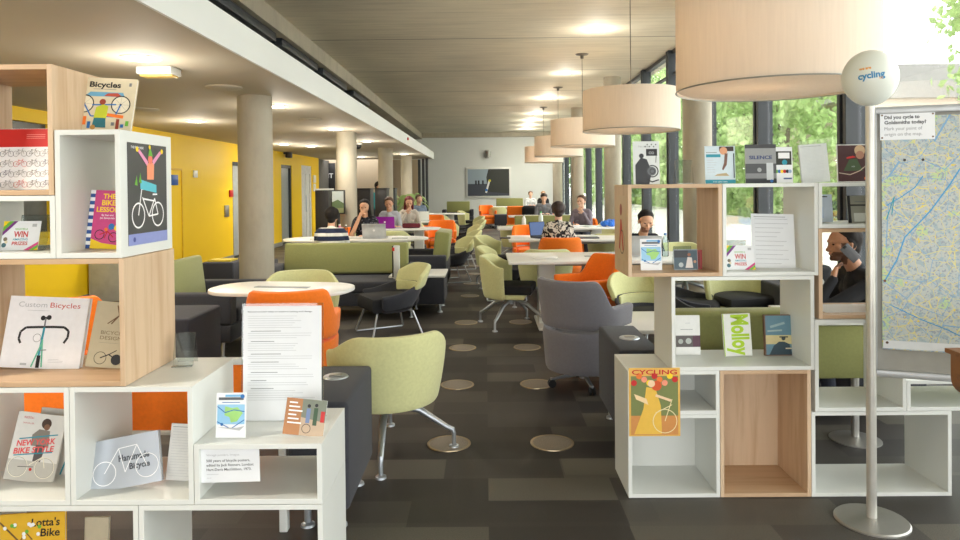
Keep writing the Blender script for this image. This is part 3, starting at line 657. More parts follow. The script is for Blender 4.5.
for k in range(34):
    a = R.uniform(0, 2*PI); L = R.uniform(.35, .75); zz = R.uniform(.9, 1.35); c, s = math.cos(a), math.sin(a)
    P0 = [Vector((0, 0, .42)), Vector((c*.05, s*.05, zz*.8)), Vector((c*L*.5, s*L*.5, zz)), Vector((c*L*.8, s*L*.8, zz-.12)), Vector((c*L, s*L, zz-.3))]; W = [.01, .02, .06, .045, .004]; q = Vector((-s, c, 0)); pr = None
    for pt, ww in zip(P0, W):
        cur = (b.bm.verts.new(pt+q*ww), b.bm.verts.new(pt-q*ww))
        if pr: b.bm.faces.new([pr[0], pr[1], cur[1], cur[0]])
        pr = cur
b.obj('foliage', leafm[0], t)
# picture on the far wall
a, c = V(466, 198, YF-.05), V(511, 167, YF-.05); t = thing('framed_picture', 'large framed beach and cliff photograph on the far white wall', 'picture', ((a.x+c.x)/2, YF-.001, a.z)); w, h = c.x-a.x, c.z-a.z
B().box(-w/2, w/2, -.06, 0, 0, h, .01).obj('frame', white, t)
ar = Art(); x0, x1, z0, z1 = -w/2+.09, w/2-.09, .09, h-.09
ar.rect(x0, z0, x1, z1, inkc(150, 166, 178)).rect(x0, z0, x1, z0+.45*(z1-z0), inkc(64, 70, 82)).poly([(-.05, z0+.2), (x1, z0+.1), (x1, z1), (.0, z1), (-.1, z0+.7*(z1-z0))], inkc(52, 56, 52))
for q in (-.75, -.62, -.42): ar.rect(x0+1.1+q, z0+.42*(z1-z0), x0+1.18+q, z0+.58*(z1-z0), inkc(38, 42, 50))
ar.line(-.12, z0+.15, .05, z0+.75, .09, inkc(226, 228, 226)).disc(.06, z0+.72, .06, inkc(214, 206, 60)).disc(-.1, z0+.28, .06, inkc(40, 110, 190)).obj(t, 'printed_picture', (0, -.061, 0))
# wall details on yellow wall
for (px, py, w, h, m, nm, lab, ct) in ((194.5, 174, .16, .22, white, 'thermostat', 'small white wall sensor on the yellow wall left of the door', 'sensor'), (230.5, 193.5, .2, .24, mat('red_plastic', S(190, 30, 25), .4), 'fire_alarm_point', 'small red fire alarm call point on the yellow wall', 'alarm'),
        (226, 211, .22, .4, satin, 'door_control', 'grey door control plate on the yellow wall under the alarm point', 'switch'), (173.5, 180, .24, .3, inkc(40, 90, 170), 'door_sign', 'small blue door sign on the yellow wall beside the white box', 'sign'), (314, 179, .3, .4, white, 'notice', 'white notice on the yellow wall by the white door, upper one', 'notice'), (314, 187.5, .3, .4, white, 'notice', 'white notice on the yellow wall by the white door, lower one', 'notice')):
    d = ray(px, py); s = XL/d.x; p = CP+d*s; w *= .6; h *= .6; o = B().box(0, .03, -w/2*1.6, w/2*1.6, -h/2, h/2, .004).obj(nm, m, loc=(XL+.001, p.y, p.z)); tag(o, lab, ct)
d = ray(284, 152); p = CP+d*(XL/d.x); t = thing('wall_speaker', 'dark wall speaker high on the yellow wall beside the first column', 'speaker', (XL, p.y, p.z)); B().box(0, .06, -.06, .06, -.06, .06, .01).obj('bracket', blackp, t); B().box(.06, .2, -.12, .12, -.16, .16, .03).obj('speaker_body', cabm, t)
# ---------------------------------------------------------------- people
def capsule(b, p, q, r0, r1, n=14):
    p, q = Vector(p), Vector(q); d = (q-p); L = d.length
    M = Matrix.Translation(p) @ (d.to_track_quat('Z', 'Y').to_matrix().to_4x4() if L > 1e-6 else Matrix())
    pr = [(r0*math.cos(a), r0*math.sin(a)) for a in [-PI/2*.98+PI/2*.98*k/4 for k in range(5)]]+[(r1*math.cos(a), L+r1*math.sin(a)) for a in [PI/2*.98*k/4 for k in range(5)]]
    rings = [[b.bm.verts.new(M @ Vector((max(r, 1e-4)*math.cos(2*PI*k/n), max(r, 1e-4)*math.sin(2*PI*k/n), z))) for k in range(n)] for r, z in pr]
    for i in range(len(rings)-1):
        for k in range(n): b.bm.faces.new([rings[i][k], rings[i][(k+1) % n], rings[i+1][(k+1) % n], rings[i+1][k]])
    b.bm.faces.new(rings[0][::-1]); b.bm.faces.new(rings[-1])
def remesh(b, voxel, name, mats, pick, parent, smooth_it=4):
    bmesh.ops.recalc_face_normals(b.bm, faces=b.bm.faces); me = bpy.data.meshes.new(name); b.bm.to_mesh(me); b.bm.free()
    o = bpy.data.objects.new(name, me); COL.objects.link(o)
    r = o.modifiers.new('r', 'REMESH'); r.mode = 'VOXEL'; r.voxel_size = voxel
    s = o.modifiers.new('s', 'SMOOTH'); s.factor = .5; s.iterations = smooth_it
    dg = bpy.context.evaluated_depsgraph_get(); m2 = bpy.data.meshes.new_from_object(o.evaluated_get(dg)); o.modifiers.clear(); o.data = m2; m2.name = name; bpy.data.meshes.remove(me)
    m2.materials.clear()
    for m in mats: m2.materials.append(m)
    for p in m2.polygons:
        p.use_smooth = True; p.material_index = pick(p.center) if pick else 0
    o.parent = parent; return o
skinm = {'light': mat('skin_light', S(222, 178, 152), .5, var=.03), 'tan': mat('skin_tan', S(178, 128, 98), .5, var=.03), 'warm': mat('skin_warm', S(206, 158, 128), .5, var=.03)}
def hand(caps, wr, d, nrm, side, curl=.5, k=1.0):
    d = Vector(d).normalized(); nrm = Vector(nrm); nrm = (nrm-d*nrm.dot(d)).normalized(); lat = d.cross(nrm)*side; wr = Vector(wr)
    for j in (-1, 0, 1): caps.append((wr+lat*j*.012, wr+d*.085*k+lat*j*.024, .016, .015, 0))
    for j, L in enumerate((.066, .076, .070, .054)):
        o = (1.5-j)*.0215; a = wr+d*.092*k+lat*o; c1 = a+(d*math.cos(curl)+nrm*math.sin(curl)).normalized()*L*.5; c2 = c1+(d*math.cos(curl*2)+nrm*math.sin(curl*2)).normalized()*L*.5
        caps.append((a, c1, .0098, .0088, 0)); caps.append((c1, c2, .0088, .0075, 0))
    a = wr+d*.03+lat*.03; b_ = a+(d*.7+lat*.75+nrm*.25).normalized()*.042; c = b_+(d*.95+lat*.2+nrm*.35).normalized()*.034
    caps.append((a, b_, .0125, .011, 0)); caps.append((b_, c, .0105, .0085, 0))
def person(lab, loc, rz, skin, shirt, trousers, hair, seat=.46, lean=.1, head_pitch=0.0, head_yaw=0.0, head_roll=0.0, arms=None, hairstyle='short', sleeve=1.0, voxel=.0075, sex='m', standing=False, scale=.965, k_shoulder=1.0, beard=None):
    t = thing('person', lab, 'person', loc, rz); t.scale = (scale,)*3
    C = []; z0 = seat+.10 if not standing else .92
    def P(z): return Vector((0, -lean*(z/.55)**1.1, z0+z))
    sw = (.185 if sex == 'm' else .165)*k_shoulder
    C.append((Vector((-.085, .01, z0)), Vector((.085, .01, z0)), .125, .125, 2))
    C.append((Vector((-.065, 0, z0+.08)), Vector((.065, 0, z0+.08)), .108, .108, 1)); C.append((P(.06)+Vector((-.05, 0, 0)), P(.25)+Vector((-.07, 0, 0)), .105, .108, 1)); C.append((P(.06)+Vector((.05, 0, 0)), P(.25)+Vector((.07, 0, 0)), .105, .108, 1))
    C.append((P(.25), P(.40), .115, .11, 1)); C.append((P(.36)+Vector((-sw*.55, 0, 0)), P(.36)+Vector((sw*.55, 0, 0)), .105, .105, 1))
    C.append((P(.46)+Vector((-sw*.8, 0, 0)), P(.46)+Vector((sw*.8, 0, 0)), .062, .062, 1)); C.append((P(.46), P(.51), .075, .058, 1))
    nk = P(.50); hc = P(.67)+Vector((0, -.02-.05*math.sin(head_pitch), 0))
    C.append((nk, hc+Vector((0, .015, -.06)), .056, .052, 0))
    HM = Matrix.Translation(hc) @ Euler((head_pitch, head_roll, head_yaw)).to_matrix().to_4x4()
    def h(x, y, z): return HM @ Vector((x, y, z))
    hd = [(h(0, .015, .03), h(0, .015, .04), .088, .088), (h(0, -.018, .03), h(0, -.018, .02), .078, .074), (h(-.022, -.035, -.02), h(.022, -.035, -.02), .052, .052), (h(0, -.055, -.075), h(0, -.05, -.055), .034, .046),
          (h(0, -.088, .005), h(0, -.108, -.028), .009, .0145), (h(-.012, -.1, -.03), h(.012, -.1, -.03), .009, .009), (h(-.018, -.089, -.058), h(.018, -.089, -.058), .009, .009), (h(0, -.093, -.052), h(0, -.093, -.052), .008, .008), (h(0, -.082, -.088), h(0, -.082, -.088), .018, .018),
          (h(-.035, -.083, .027), h(.035, -.083, .027), .013, .013), (h(-.05, -.06, -.01), h(-.05, -.06, -.012), .024, .024), (h(.05, -.06, -.01), h(.05, -.06, -.012), .024, .024),
          (h(-.085, .012, .012), h(-.083, .01, -.022), .012, .009), (h(.085, .012, .012), h(.083, .01, -.022), .012, .009)]
    for a, c, r0, r1 in hd: C.append((a, c, r0, r1, 0))
    arms = arms or [((.22, -.10, .12), (.12, -.36, .22)), ((.22, -.10, .12), (.12, -.36, .22))]
    for s, (el, wr) in zip((-1, 1), arms):
        sh = P(.43)+Vector((s*sw, 0, 0)); el = Vector((s*el[0], el[1]-lean*.4, z0+el[2])); wr_ = Vector((s*wr[0], wr[1]-lean*.4, z0+wr[2]))
        C.append((sh, el, .058, .044, 1))
        if sleeve >= 1: C.append((el, wr_, .043, .031, 1)); C.append((el+(wr_-el)*.93, wr_, .029, .026, 0))
        else: C.append((el+(sh-el)*.2, el, .041, .040, 0)); C.append((el, wr_, .040, .025, 0))
        hand(C, wr_, (wr_-el).normalized()*.8+Vector((-s*.35, -.1, .02)), (0, 0, -1) if len(wr) < 4 else (0, .3, 0), s, .35)
    for s in (-1, 1):
        if standing:
            C.append((Vector((s*.09, 0, z0)), Vector((s*.1, -.02, .48)), .085, .056, 2)); C.append((Vector((s*.1, -.02, .48)), Vector((s*.1, .02, .09)), .055, .038, 2)); C.append((Vector((s*.1, .03, .04)), Vector((s*.11, -.15, .03)), .038, .03, 3))
        else:
            C.append((Vector((s*.09, 0, z0)), Vector((s*.12, -.42, z0-.03)), .085, .06, 2)); C.append((Vector((s*.12, -.42, z0-.03)), Vector((s*.12, -.38, .1)), .058, .04, 2)); C.append((Vector((s*.12, -.37, .045)), Vector((s*.13, -.54, .035)), .038, .03, 3))
    b = B()
    for a, c, r0, r1, m in C: capsule(b, a, c, r0, r1)
    segs = [(a, c-a, max((c-a).length_squared, 1e-9), r0, r1, m) for a, c, r0, r1, m in C]
    def pick(p):
        best, bi = 1e9, 0
        for a, d, L2, r0, r1, m in segs:
            u = max(0, min(1, (p-a).dot(d)/L2)); q = (p-a-d*u).length-(r0+(r1-r0)*u)
            if q < best: best, bi = q, m
        return bi
    HI = HM.inverted(); bi_ = bool(beard)
    def pick2(p):
        m = pick(p)
        if m == 0 and bi_:
            q = HI @ p
            if (q.z < -.042 and q.y < .0 and q.z > -.13 and not (abs(q.x) < .022 and q.z > -.066)) or (abs(q.x) > .066 and -.06 < q.z < .02 and q.y > -.05 and q.y < -.005): return 4
        return m
    remesh(b, voxel, 'body', [skinm[skin], shirt, trousers, blackp]+([beard] if beard else []), pick2, t)
    b = B(); vx = max(.005, voxel*.9)
    if hairstyle in ('short', 'long', 'bun', 'thick', 'crop'):
        g = {'crop': .004, 'thick': .014}.get(hairstyle, .006)
        cz = .006 if hairstyle == 'crop' else 0
        h_ = h; h = lambda x, y, z: h_(x, y+cz, z+cz*.6)
        hp = [(h(0, .028, .045), h(0, .020, .055), .088+g, .086+g), (h(0, .004, .075), h(0, .015, .075), .066+g, .068+g), (h(0, .045, .0), h(0, .05, -.03), .07+g, .05+g)]
        for s in (-1, 1): hp.append((h(s*.042, .002, .08), h(s*.05, .02, .06), .042+g, .045+g)); hp.append((h(s*.068, .0, .045), h(s*.07, .02, -.005), .022+g*.6, .02+g*.5))
        if hairstyle == 'long':
            for s in (-1, 1): hp += [(h(s*.07, .01, .03), h(s*.085, .02, -.15), .035, .03), (h(s*.045, .06, 0), h(s*.06, .06, -.2), .05, .04)]
        if hairstyle == 'bun': hp.append((h(0, .09, .09), h(0, .1, .09), .04, .035))
        for a, c, r0, r1 in hp: capsule(b, a, c, r0, r1)
        remesh(b, vx, 'hair', [hair], None, t, 3)
    if False:
        b = B(); capsule(b, h(0, -.056, -.078), h(0, -.05, -.058), .037, .046)
        for s in (-1, 1): capsule(b, h(s*.05, -.03, -.05), h(s*.066, -.005, -.01), .026, .018)
        remesh(b, .006, 'beard', [beard], None, t, 2)
    if voxel < .009:
        for s in (-1, 1): B().ell(h(s*.031, -.089, .006), (.012, .007, .007), n=6).obj('eye', mat('eye_dark', S(46, 34, 30), .2), t)
        B().ell(h(0, -.1, -.057), (.021, .006, .0045), n=6).obj('mouth', mat('lips', S(168, 96, 84), .4), t)
    return t, HM
def stripe_mat():
    m, nt, b, out = newmat('navy_white_stripes'); tc = N(nt, 'ShaderNodeTexCoord'); sp = N(nt, 'ShaderNodeSeparateXYZ'); nt.links.new(tc.outputs['Object'], sp.inputs[0])
    a = N(nt, 'ShaderNodeMath', operation='MODULO'); a.inputs[1].default_value = .11; nt.links.new(sp.outputs[2], a.inputs[0]); g = N(nt, 'ShaderNodeMath', operation='GREATER_THAN'); g.inputs[1].default_value = .045; nt.links.new(a.outputs[0], g.inputs[0])
    r = ramp(nt, [(0, S(226, 226, 220)), (.5, S(36, 46, 74))], 'CONSTANT'); nt.links.new(g.outputs[0], r.inputs[0]); nt.links.new(r.outputs[0], b.inputs['Base Color']); b.inputs['Roughness'].default_value = .9; return m
def pattern_mat(name, c1, c2, sc, th=.5):
    m, nt, b, out = newmat(name); tc = N(nt, 'ShaderNodeTexCoord'); no = N(nt, 'ShaderNodeTexNoise', i={'Scale': sc, 'Detail': 1.5, 'Distortion': 1.5}); nt.links.new(tc.outputs['Object'], no.inputs[0])
    r = ramp(nt, [(0, c1), (th, c2)], 'CONSTANT'); nt.links.new(no.outputs[0], r.inputs[0]); nt.links.new(r.outputs[0], b.inputs['Base Color']); b.inputs['Roughness'].default_value = .9; return m
hb = mat('hair_black', S(26, 20, 18), .85, var=.2, scale=(60, 60, 10)); hbr = mat('hair_brown', S(92, 66, 48), .5, var=.2, scale=(60, 60, 10)); hbl = mat('hair_blond', S(168, 134, 96), .5, var=.2, scale=(60, 60, 10)); hred = mat('hair_burgundy', S(104, 26, 38), .5, var=.2, scale=(60, 60, 10)); hgrey = mat('hair_brownish', S(70, 54, 44), .5, var=.2, scale=(60, 60, 10))
jeans = mat('dark_trousers', S(44, 48, 60), .9)
def cloth(n, *c): return mat(n, S(*c), .9, var=.08, scale=(30, 30, 30))
typing = [((.24, -.12, .16), (.12, -.36, .215)), ((.24, -.12, .16), (.12, -.36, .215))]
# striped man, back to camera
person('person in navy and white striped shirt seen from behind over the green sofa', (-2.14, 9.35, 0), PI, 'warm', stripe_mat(), jeans, hb, arms=typing, voxel=.008, hairstyle='thick', lean=.1, seat=.38, scale=.96)
p = V(366, 200, 11.25)
person('person in black floral top covering the face, behind the silver laptop', (p.x, 11.25, 0), 0, 'warm', pattern_mat('floral_black', S(26, 28, 38), S(120, 120, 130), 22, .62), jeans, hb, arms=[((.22, -.22, .16), (.05, -.20, .56, 1)), ((.24, -.14, .16), (.06, -.34, .2))], sleeve=.4, hairstyle='long', sex='f', head_pitch=.1)
p = V(390, 200, 13.75)
person('person in a pale grey T-shirt behind the purple laptop', (p.x, 13.75, 0), 0, 'warm', cloth('tshirt_grey', 176, 182, 190), jeans, hbr, arms=typing, sleeve=.4, sex='f', head_pitch=.2)
p = V(408, 200, 14.7)
person('person with burgundy hair leaning on one hand at the second left table', (p.x, 14.7, 0), .2, 'warm', cloth('top_cream', 196, 190, 180), jeans, hred, arms=[((.24, -.2, .14), (.08, -.25, .44, 1)), ((.24, -.12, .16), (.1, -.34, .2))], sex='f', hairstyle='long', head_pitch=.35, lean=.15)
p = V(417, 200, 18.0)
person('person in a blue-grey top far back between the left tables', (p.x, 18.0, 0), .5, 'light', cloth('top_bluegrey', 120, 136, 156), jeans, hbr, voxel=.01)
person('person in black and white patterned shirt seen from behind', (1.0, 9.33, 0), PI-.05, 'light', pattern_mat('patterned_shirt', S(38, 38, 42), S(214, 208, 196), 16, .5), jeans, hbr if False else mat('hair_dark_brown', S(52, 38, 34), .5, var=.2, scale=(60, 60, 10)), arms=[((.24, -.1, .15), (.14, -.36, .24)), ((.26, -.06, .15), (.16, -.34, .24))], sleeve=.4, sex='f', hairstyle='thick', voxel=.0075, scale=.94)
p = V(581, 200, 14.1)
person('person in mauve shirt resting chin on hand near the window columns', (p.x, 13.95, 0), -.25, 'light', cloth('shirt_mauve', 128, 118, 128), jeans, hbr, arms=[((.24, -.12, .16), (.12, -.36, .2)), ((.2, -.22, .16), (.06, -.22, .43, 1))], sex='f', hairstyle='bun', head_yaw=-.35)
p = V(549, 200, 17); person('person in a grey top with dark hair bending over the middle-distance table', (p.x, 18.7, 0), 0, 'light', cloth('top_grey', 120, 122, 128), jeans, hgrey, voxel=.01, head_pitch=.5, lean=.14)
p = V(543, 195, 27.3); person('person with blond hair and black top in the distance', (p.x, 27.3, 0), 0, 'light', cloth('top_black', 30, 30, 34), jeans, hbl, voxel=.011)
p = V(530, 195, 27.3); person('person in a white top in the distance right of the picture', (p.x, 27.3, 0), .1, 'light', cloth('top_white', 216, 220, 220), jeans, hbr, voxel=.011)
p = V(374, 190, 17.7); person('person in a teal top standing between the black cabinets', (p.x, 17.7, 0), 1.2, 'warm', cloth('top_teal', 60, 150, 156), jeans, hb, standing=True, voxel=.012)
p = V(645, 222, 8.12)
person('bearded person in black shirt looking down at a laptop', (p.x-.06, 8.3, 0), .05, 'warm', cloth('shirt_black', 30, 32, 40), jeans, hb, arms=[((.27, -.16, .16), (.13, -.38, .22)), ((.27, -.16, .16), (.13, -.38, .22))], voxel=.006, hairstyle='crop', head_pitch=.32, lean=.30, seat=.35, beard=mat('beard_stubble', S(140, 98, 78), .8))

# person on the phone, seated sideways, facing left
t, HM = person('person in black jacket holding a grey phone to the ear', (2.58, 4.50, 0), -PI/2-.04, 'tan', cloth('jacket_black', 26, 27, 32), jeans, hb, seat=.36, scale=.97, lean=.17, arms=[((.22, -.26, .14), (.10, -.44, .24)), ((.21, -.50, .20), (.135, -.30, .45, 1))], hairstyle='crop', voxel=.0055, head_pitch=.05, beard=mat('beard_dark', S(104, 72, 56), .8))
ph = B().box(-.032, .032, -.0045, .0045, -.066, .066, .004).obj('mobile_phone', mat('phone_grey', S(92, 92, 96), .35, .3))
M = t.matrix_basis @ HM @ Matrix.Translation((.112, -.012, -.045)) @ Euler((.75, .18, .0)).to_matrix().to_4x4() @ Matrix.Rotation(PI/2, 4, 'Z')
ph.location = M.translation; ph.rotation_euler = M.to_euler(); tag(ph, 'grey mobile phone held against the ear of the person in black', 'phone')
B().box(-.012, .012, -.0055, -.0044, .05, .065, .0004).obj('camera_lens', blackp, ph); 
# ---------------------------------------------------------------- things on the tables
def laptop(lab, x, y, z, rz, lidm, w=.33, op=.35, logo=True, screen=None):
    t = thing('laptop', lab, 'laptop', (x, y, z), rz)
    B().box(-w/2, w/2, -.115, .115, .001, .016, .004).obj('keyboard_base', lidm, t)
    M = Matrix.Translation((0, -.115, .014)) @ Matrix.Rotation(op, 4, 'X')
    l = B().box(-w/2, w/2, -.004, .004, 0, .225, .003, M=M).obj('lid', lidm, t)
    if logo: a = Art(); a.disc(0, 0, .018, W_); a.obj(l, 'logo', tuple(M @ Vector((0, -.0045, .12))), (op, 0, 0))
    if screen: a = Art(); a.rect(-w/2+.01, -.095, w/2-.01, .10, screen); a.obj(l, 'display', tuple(M @ Vector((0, .0045, .115))), (op, 0, PI) if False else (-op, 0, PI))
    return t
sil = mat('silver_laptop', S(200, 203, 206), .35, .6)
p = V(375.5, 220, 10.45); laptop('silver laptop open on the near left table, its lid towards the camera', p.x, 10.45, .736, 0, sil, .36)
p = V(386, 218, 12.95); laptop('purple laptop open on the second left table', p.x, 12.95, .736, 0, mat('purple_laptop', S(140, 20, 150), .4), .36)
p = V(421, 212, 15.6); laptop('white laptop open on the third left table', p.x, 15.6, .736, .1, white, .36, logo=False)
p = V(645, 240, 7.35); laptop('large silver laptop in front of the bearded person', p.x, 7.5, .736, 0, sil, .35)
laptop('dark laptop with blue screen left of the patterned shirt', .84, 10.15, .736, PI+.5, blackp, .28, .2, False, inkc(70, 100, 160))
o = B().box(-.17, .17, -.06, .06, 0, .09, .03).obj('folded_scarf', mat('burgundy_wool', S(96, 30, 42), .9)); p = V(411, 218, 12.9); o.location = (p.x, 12.95, .737); tag(o, 'burgundy bag lying on the second left table', 'bag')
def bottle(lab, x, y, z, m, capm, h=.24, r=.034):
    t = thing('bottle', lab, 'bottle', (x, y, z))
    B().lathe([(r*.9, .001), (r, .01), (r, h*.62), (r*.9, h*.72), (r*.42, h*.86), (r*.4, h*.92)], n=18).obj('body', m, t); B().lathe([(r*.46, h*.92), (r*.46, h)], n=14).obj('cap', capm, t); return t
clear = glass_mat('clear_plastic', (.8, .88, .9, 1), .12)
p = V(664, 245, 7.4); bottle('clear water bottle beside the bearded person', p.x, 7.35, .736, clear, inkc(60, 110, 180), .25, .036)
p = V(541, 218, 12.6); bottle('tall clear bottle with green cap in front of the patterned shirt', p.x, 12.65, .736, mat('frosted_bottle', S(206, 216, 210), .3), inkc(60, 160, 70), .30, .042)
p = V(523, 218, 13); bottle('white flask on the third right-hand table', p.x, 12.7, .736, white, satin, .24, .04)
p = V(339, 225, 10.3); bottle('pink drink bottle on the near left table', p.x, 10.35, .736, mat('pink_plastic', S(226, 120, 160), .4), white, .22, .036)
p = V(344.5, 225, 10.3); bottle('clear drink bottle on the near left table beside the pink one', p.x, 10.4, .736, clear, white, .21, .032)
R = random.Random(11)
for i, (px, x, y, w, d, c, lab) in enumerate(((545, None, 7.25, .26, .2, (226, 224, 218), 'white papers spread on the nearest right-hand table'), (577, None, 12.9, .34, .24, (236, 236, 240), 'open white book in front of the woman with tied-up hair'), (590, None, 12.75, .2, .28, (210, 220, 214), 'pale notebook on the third right-hand table'),
        (505, None, 10.1, .16, .12, (60, 60, 64), 'dark glasses case on the second right-hand table'), (588, None, 10.0, .3, .2, (86, 88, 96), 'dark grey closed laptop on the second right-hand table'), (400, None, 10.3, .24, .16, (214, 216, 214), 'loose papers on the near left table'), (318, None, 10.25, .2, .14, (226, 226, 222), 'folded paper at the left end of the near left table'))):
    p = V(px, 230, y); o = B().box(-w/2, w/2, -d/2, d/2, .0005, .018, .002).obj('notebook', inkc(*c), loc=(p.x, y, .736), rot=(0, 0, R.uniform(-.4, .4))); tag(o, lab, 'book' if 'book' in lab else 'paper')
for px, lab in ((606, 'crumpled blue plastic bag on the third right-hand table'),):
    p = V(609, 222, 12.8); b = B()
    for k in range(9): b.ell((R.uniform(-.12, .12), R.uniform(-.06, .06), .05+R.uniform(0, .05)), (.07, .06, .05), n=6)
    for v in b.bm.verts: v.co += Vector((R.uniform(-1, 1), R.uniform(-1, 1), R.uniform(-1, 1)))*.008; v.co.z = max(.001, v.co.z)
    o = b.obj('plastic_bag', mat('blue_plastic', S(40, 110, 210), .35), loc=(p.x, 12.8, .736), smooth=False); tag(o, lab, 'bag')
t = thing('backpack', 'black backpack on the back of the orange sofa', 'bag', (1.22, 19.15, .45)); B().box(-.2, .2, -.12, .12, 0, .52, .09, seg=3).obj('body', blackf, t); B().box(-.13, .13, -.16, -.12, .06, .28, .02).obj('front_pocket', blackf, t)
t = thing('shoulder_bag', 'black shoulder bag with metal clasp on the charcoal sofa behind the shelf', 'bag', (2.95, 6.15, .434)); B().box(-.13, .13, -.09, .09, 0, .34, .05, seg=3).obj('body', blackf, t); B().lathe([(.03, 0), (.03, .01)]).obj('clasp', satin, t, (0, -.10, .2), (PI/2, 0, 0))
t = thing('power_post', 'white and black power post with a red light beside the green-backed sofa', 'power socket', (-1.05, 8.0, .432)); B().box(-.035, .035, -.03, .03, 0, .39, .006).obj('post', white, t); B().box(-.05, -.036, -.032, .032, .02, .39, .004).obj('socket_strip', blackp, t); B().box(-.048, -.02, -.034, -.03, .33, .37, .001).obj('red_light', inkc(220, 40, 30), t)
for i, (px, Y, x) in enumerate(((604, 9.0, None),)):
    o = B().box(-.2, .2, -.2, .2, 0, .40, .09, seg=3).obj('satchel', blackf, loc=(1.45, 9.1, .001)); tag(o, 'dark bag on the floor right of the patterned-shirt person', 'bag')

o = B().box(-.15, .15, -.11, .11, 0, .002).obj('floor_glare_sheet', paper, loc=(1.80, 3.44, .8722)); tag(o, 'white sheet added for the bright glare on the oak box floor under the phone caller', 'paper')  # white sheet stands in for the brightly lit floor of the box
for x, y, a, lab in ((-1.98, 11.32, 0, 'pale green tub chair under the person covering the face'), (-1.94, 13.82, 0, 'pale green tub chair under the person with the purple laptop'), (-1.68, 14.78, 0, 'pale green tub chair under the burgundy-haired person'), (1.9, 8.3, 0, 'pale green tub chair under the bearded person')):
    dup(tub0, (x, y, 0), R_(a), lab)
t = thing('low_cupboard', 'pale grey cupboard against the yellow wall, glimpsed through the wide oak box', 'cupboard', (XL+.28, 9.75, 0))
B().box(-.25, .25, -.55, .5, 0, .85, .01).obj('body', mat('cupboard_grey', S(186, 188, 182), .5), t); B().box(-.26, .26, -.56, .51, .85, .875, .004).obj('top', white, t)
# ================================================================ bookshelf boxes
def shelf_box(lab, x0, x1, y0, y1, z0, z1, m=None, back=False, group=None):
    m = m or white; T = .018; mh = oakh if m is oak else m
    t = thing('shelf_box', lab, 'shelf', ((x0+x1)/2, y0, z0), 0, group); w, d, h = x1-x0, y1-y0, z1-z0-.0008; e = .0012
    B().box(-w/2, -w/2+T, 0, d, 0, h, e).obj('side_panel', m, t, smooth=False); B().box(w/2-T, w/2, 0, d, 0, h, e).obj('side_panel', m, t, smooth=False)
    B().box(-w/2+T, w/2-T, 0, d, 0, T, e).obj('bottom_panel', mh, t, smooth=False); B().box(-w/2+T, w/2-T, 0, d, h-T, h, e).obj('top_panel', mh, t, smooth=False)
    if back: B().box(-w/2+T, w/2-T, d-.008, d, T, h-T).obj('back_panel', m, t, smooth=False)
    return t
RY0, RY1, LY0, LY1 = 3.27, 3.61, 2.33, 2.71
shelf_box('white shelf box at the lower left corner of the right bookshelf', .673, 1.112, RY0, RY1, 0, .40, back=True)
shelf_box('low white shelf box under the green paperback display, beside the tall oak box', .673, 1.112, RY0, RY1, .40, .61, back=True)
shelf_box('tall oak shelf box standing on the floor in the right bookshelf', 1.114, 1.548, RY0, RY1, 0, .61, oak, True)
shelf_box('wide open white shelf box on the floor behind the pole stand', 1.55, 2.217, RY0, RY1, 0, .408)
shelf_box('open white shelf box behind the balloon pole with green showing through', 1.568, 2.003, RY0, RY1, .409, .851)
shelf_box('low white shelf box under the map board', 2.005, 2.66, RY0, RY1, .409, .556)
shelf_box('wide open white shelf box with three books, middle of the right bookshelf', .885, 1.566, RY0, RY1, .61, 1.061)
shelf_box('open oak shelf box with leaflet and postcards, upper left of the right bookshelf', .680, 1.130, RY0, RY1, 1.062, 1.505, oak)
shelf_box('open white shelf box with the tilted information sheet', 1.132, 1.586, RY0, RY1, 1.062, 1.505)
shelf_box('open oak shelf box framing the person on the phone', 1.588, 2.022, RY0, RY1, .853, 1.286, oak)
shelf_box('low white shelf box on top of the oak box around the phone caller', 1.588, 2.022, RY0, RY1, 1.287, 1.505)
shelf_box('white shelf box on the floor at the far left with the yellow book', -1.87, -1.207, LY0, LY1, 0, .416)
shelf_box('white shelf box on the floor at the right end of the left bookshelf', -1.205, -.570, LY0, LY1, 0, .416)
shelf_box('white shelf box with the tilted pink-lettered cycling book', -1.872, -1.440, LY0, LY1, .417, .826)
shelf_box('white shelf box with the silver foil book', -1.438, -1.013, LY0, LY1, .417, .826)
shelf_box('low white shelf box with the hanging paper label', -1.011, -.570, LY0, LY1, .417, .626)
shelf_box('wide oak shelf box with the white handlebar book', -1.86, -1.243, LY0, LY1, .827, 1.268, oak)
shelf_box('low white shelf box with the prize card at the left edge', -1.86, -1.477, LY0, LY1, 1.269, 1.486)
shelf_box('narrow tall white shelf box with the pink lesson book', -1.475, -1.25, LY0, LY1, 1.269, 1.711)
shelf_box('oak shelf box at the very top left with the red and white calendar', -1.90, -1.480, LY0, LY1, 1.487, 1.937, oak)
def acrylic_stand(lab, x, y, z, w, h, yaw=0):
    t = thing('display_stand', lab, 'display stand', (x, y, z), yaw)
    M = Matrix.Rotation(-.28, 4, 'X'); B().box(-w/2, w/2, 0, .003, .001, h, .0005, M=M).obj('front_plate', acryl, t, smooth=False)
    B().box(-w/2, w/2, h*.52, h*.52+.003, 0, h*.9, .0005, M=Matrix.Rotation(.2, 4, 'X')).obj('rear_plate', acryl, t, smooth=False) if False else B().box(-w/2, w/2, .0, .003, 0, h*.98, .0005, M=Matrix.Translation((0, h*.52, 0)) @ Matrix.Rotation(.24, 4, 'X')).obj('rear_plate', acryl, t, smooth=False)
    B().box(-w/2, w/2, -.02, .0, 0.0005, .003).obj('ledge', acryl, t, smooth=False); return t
z1 = LY0
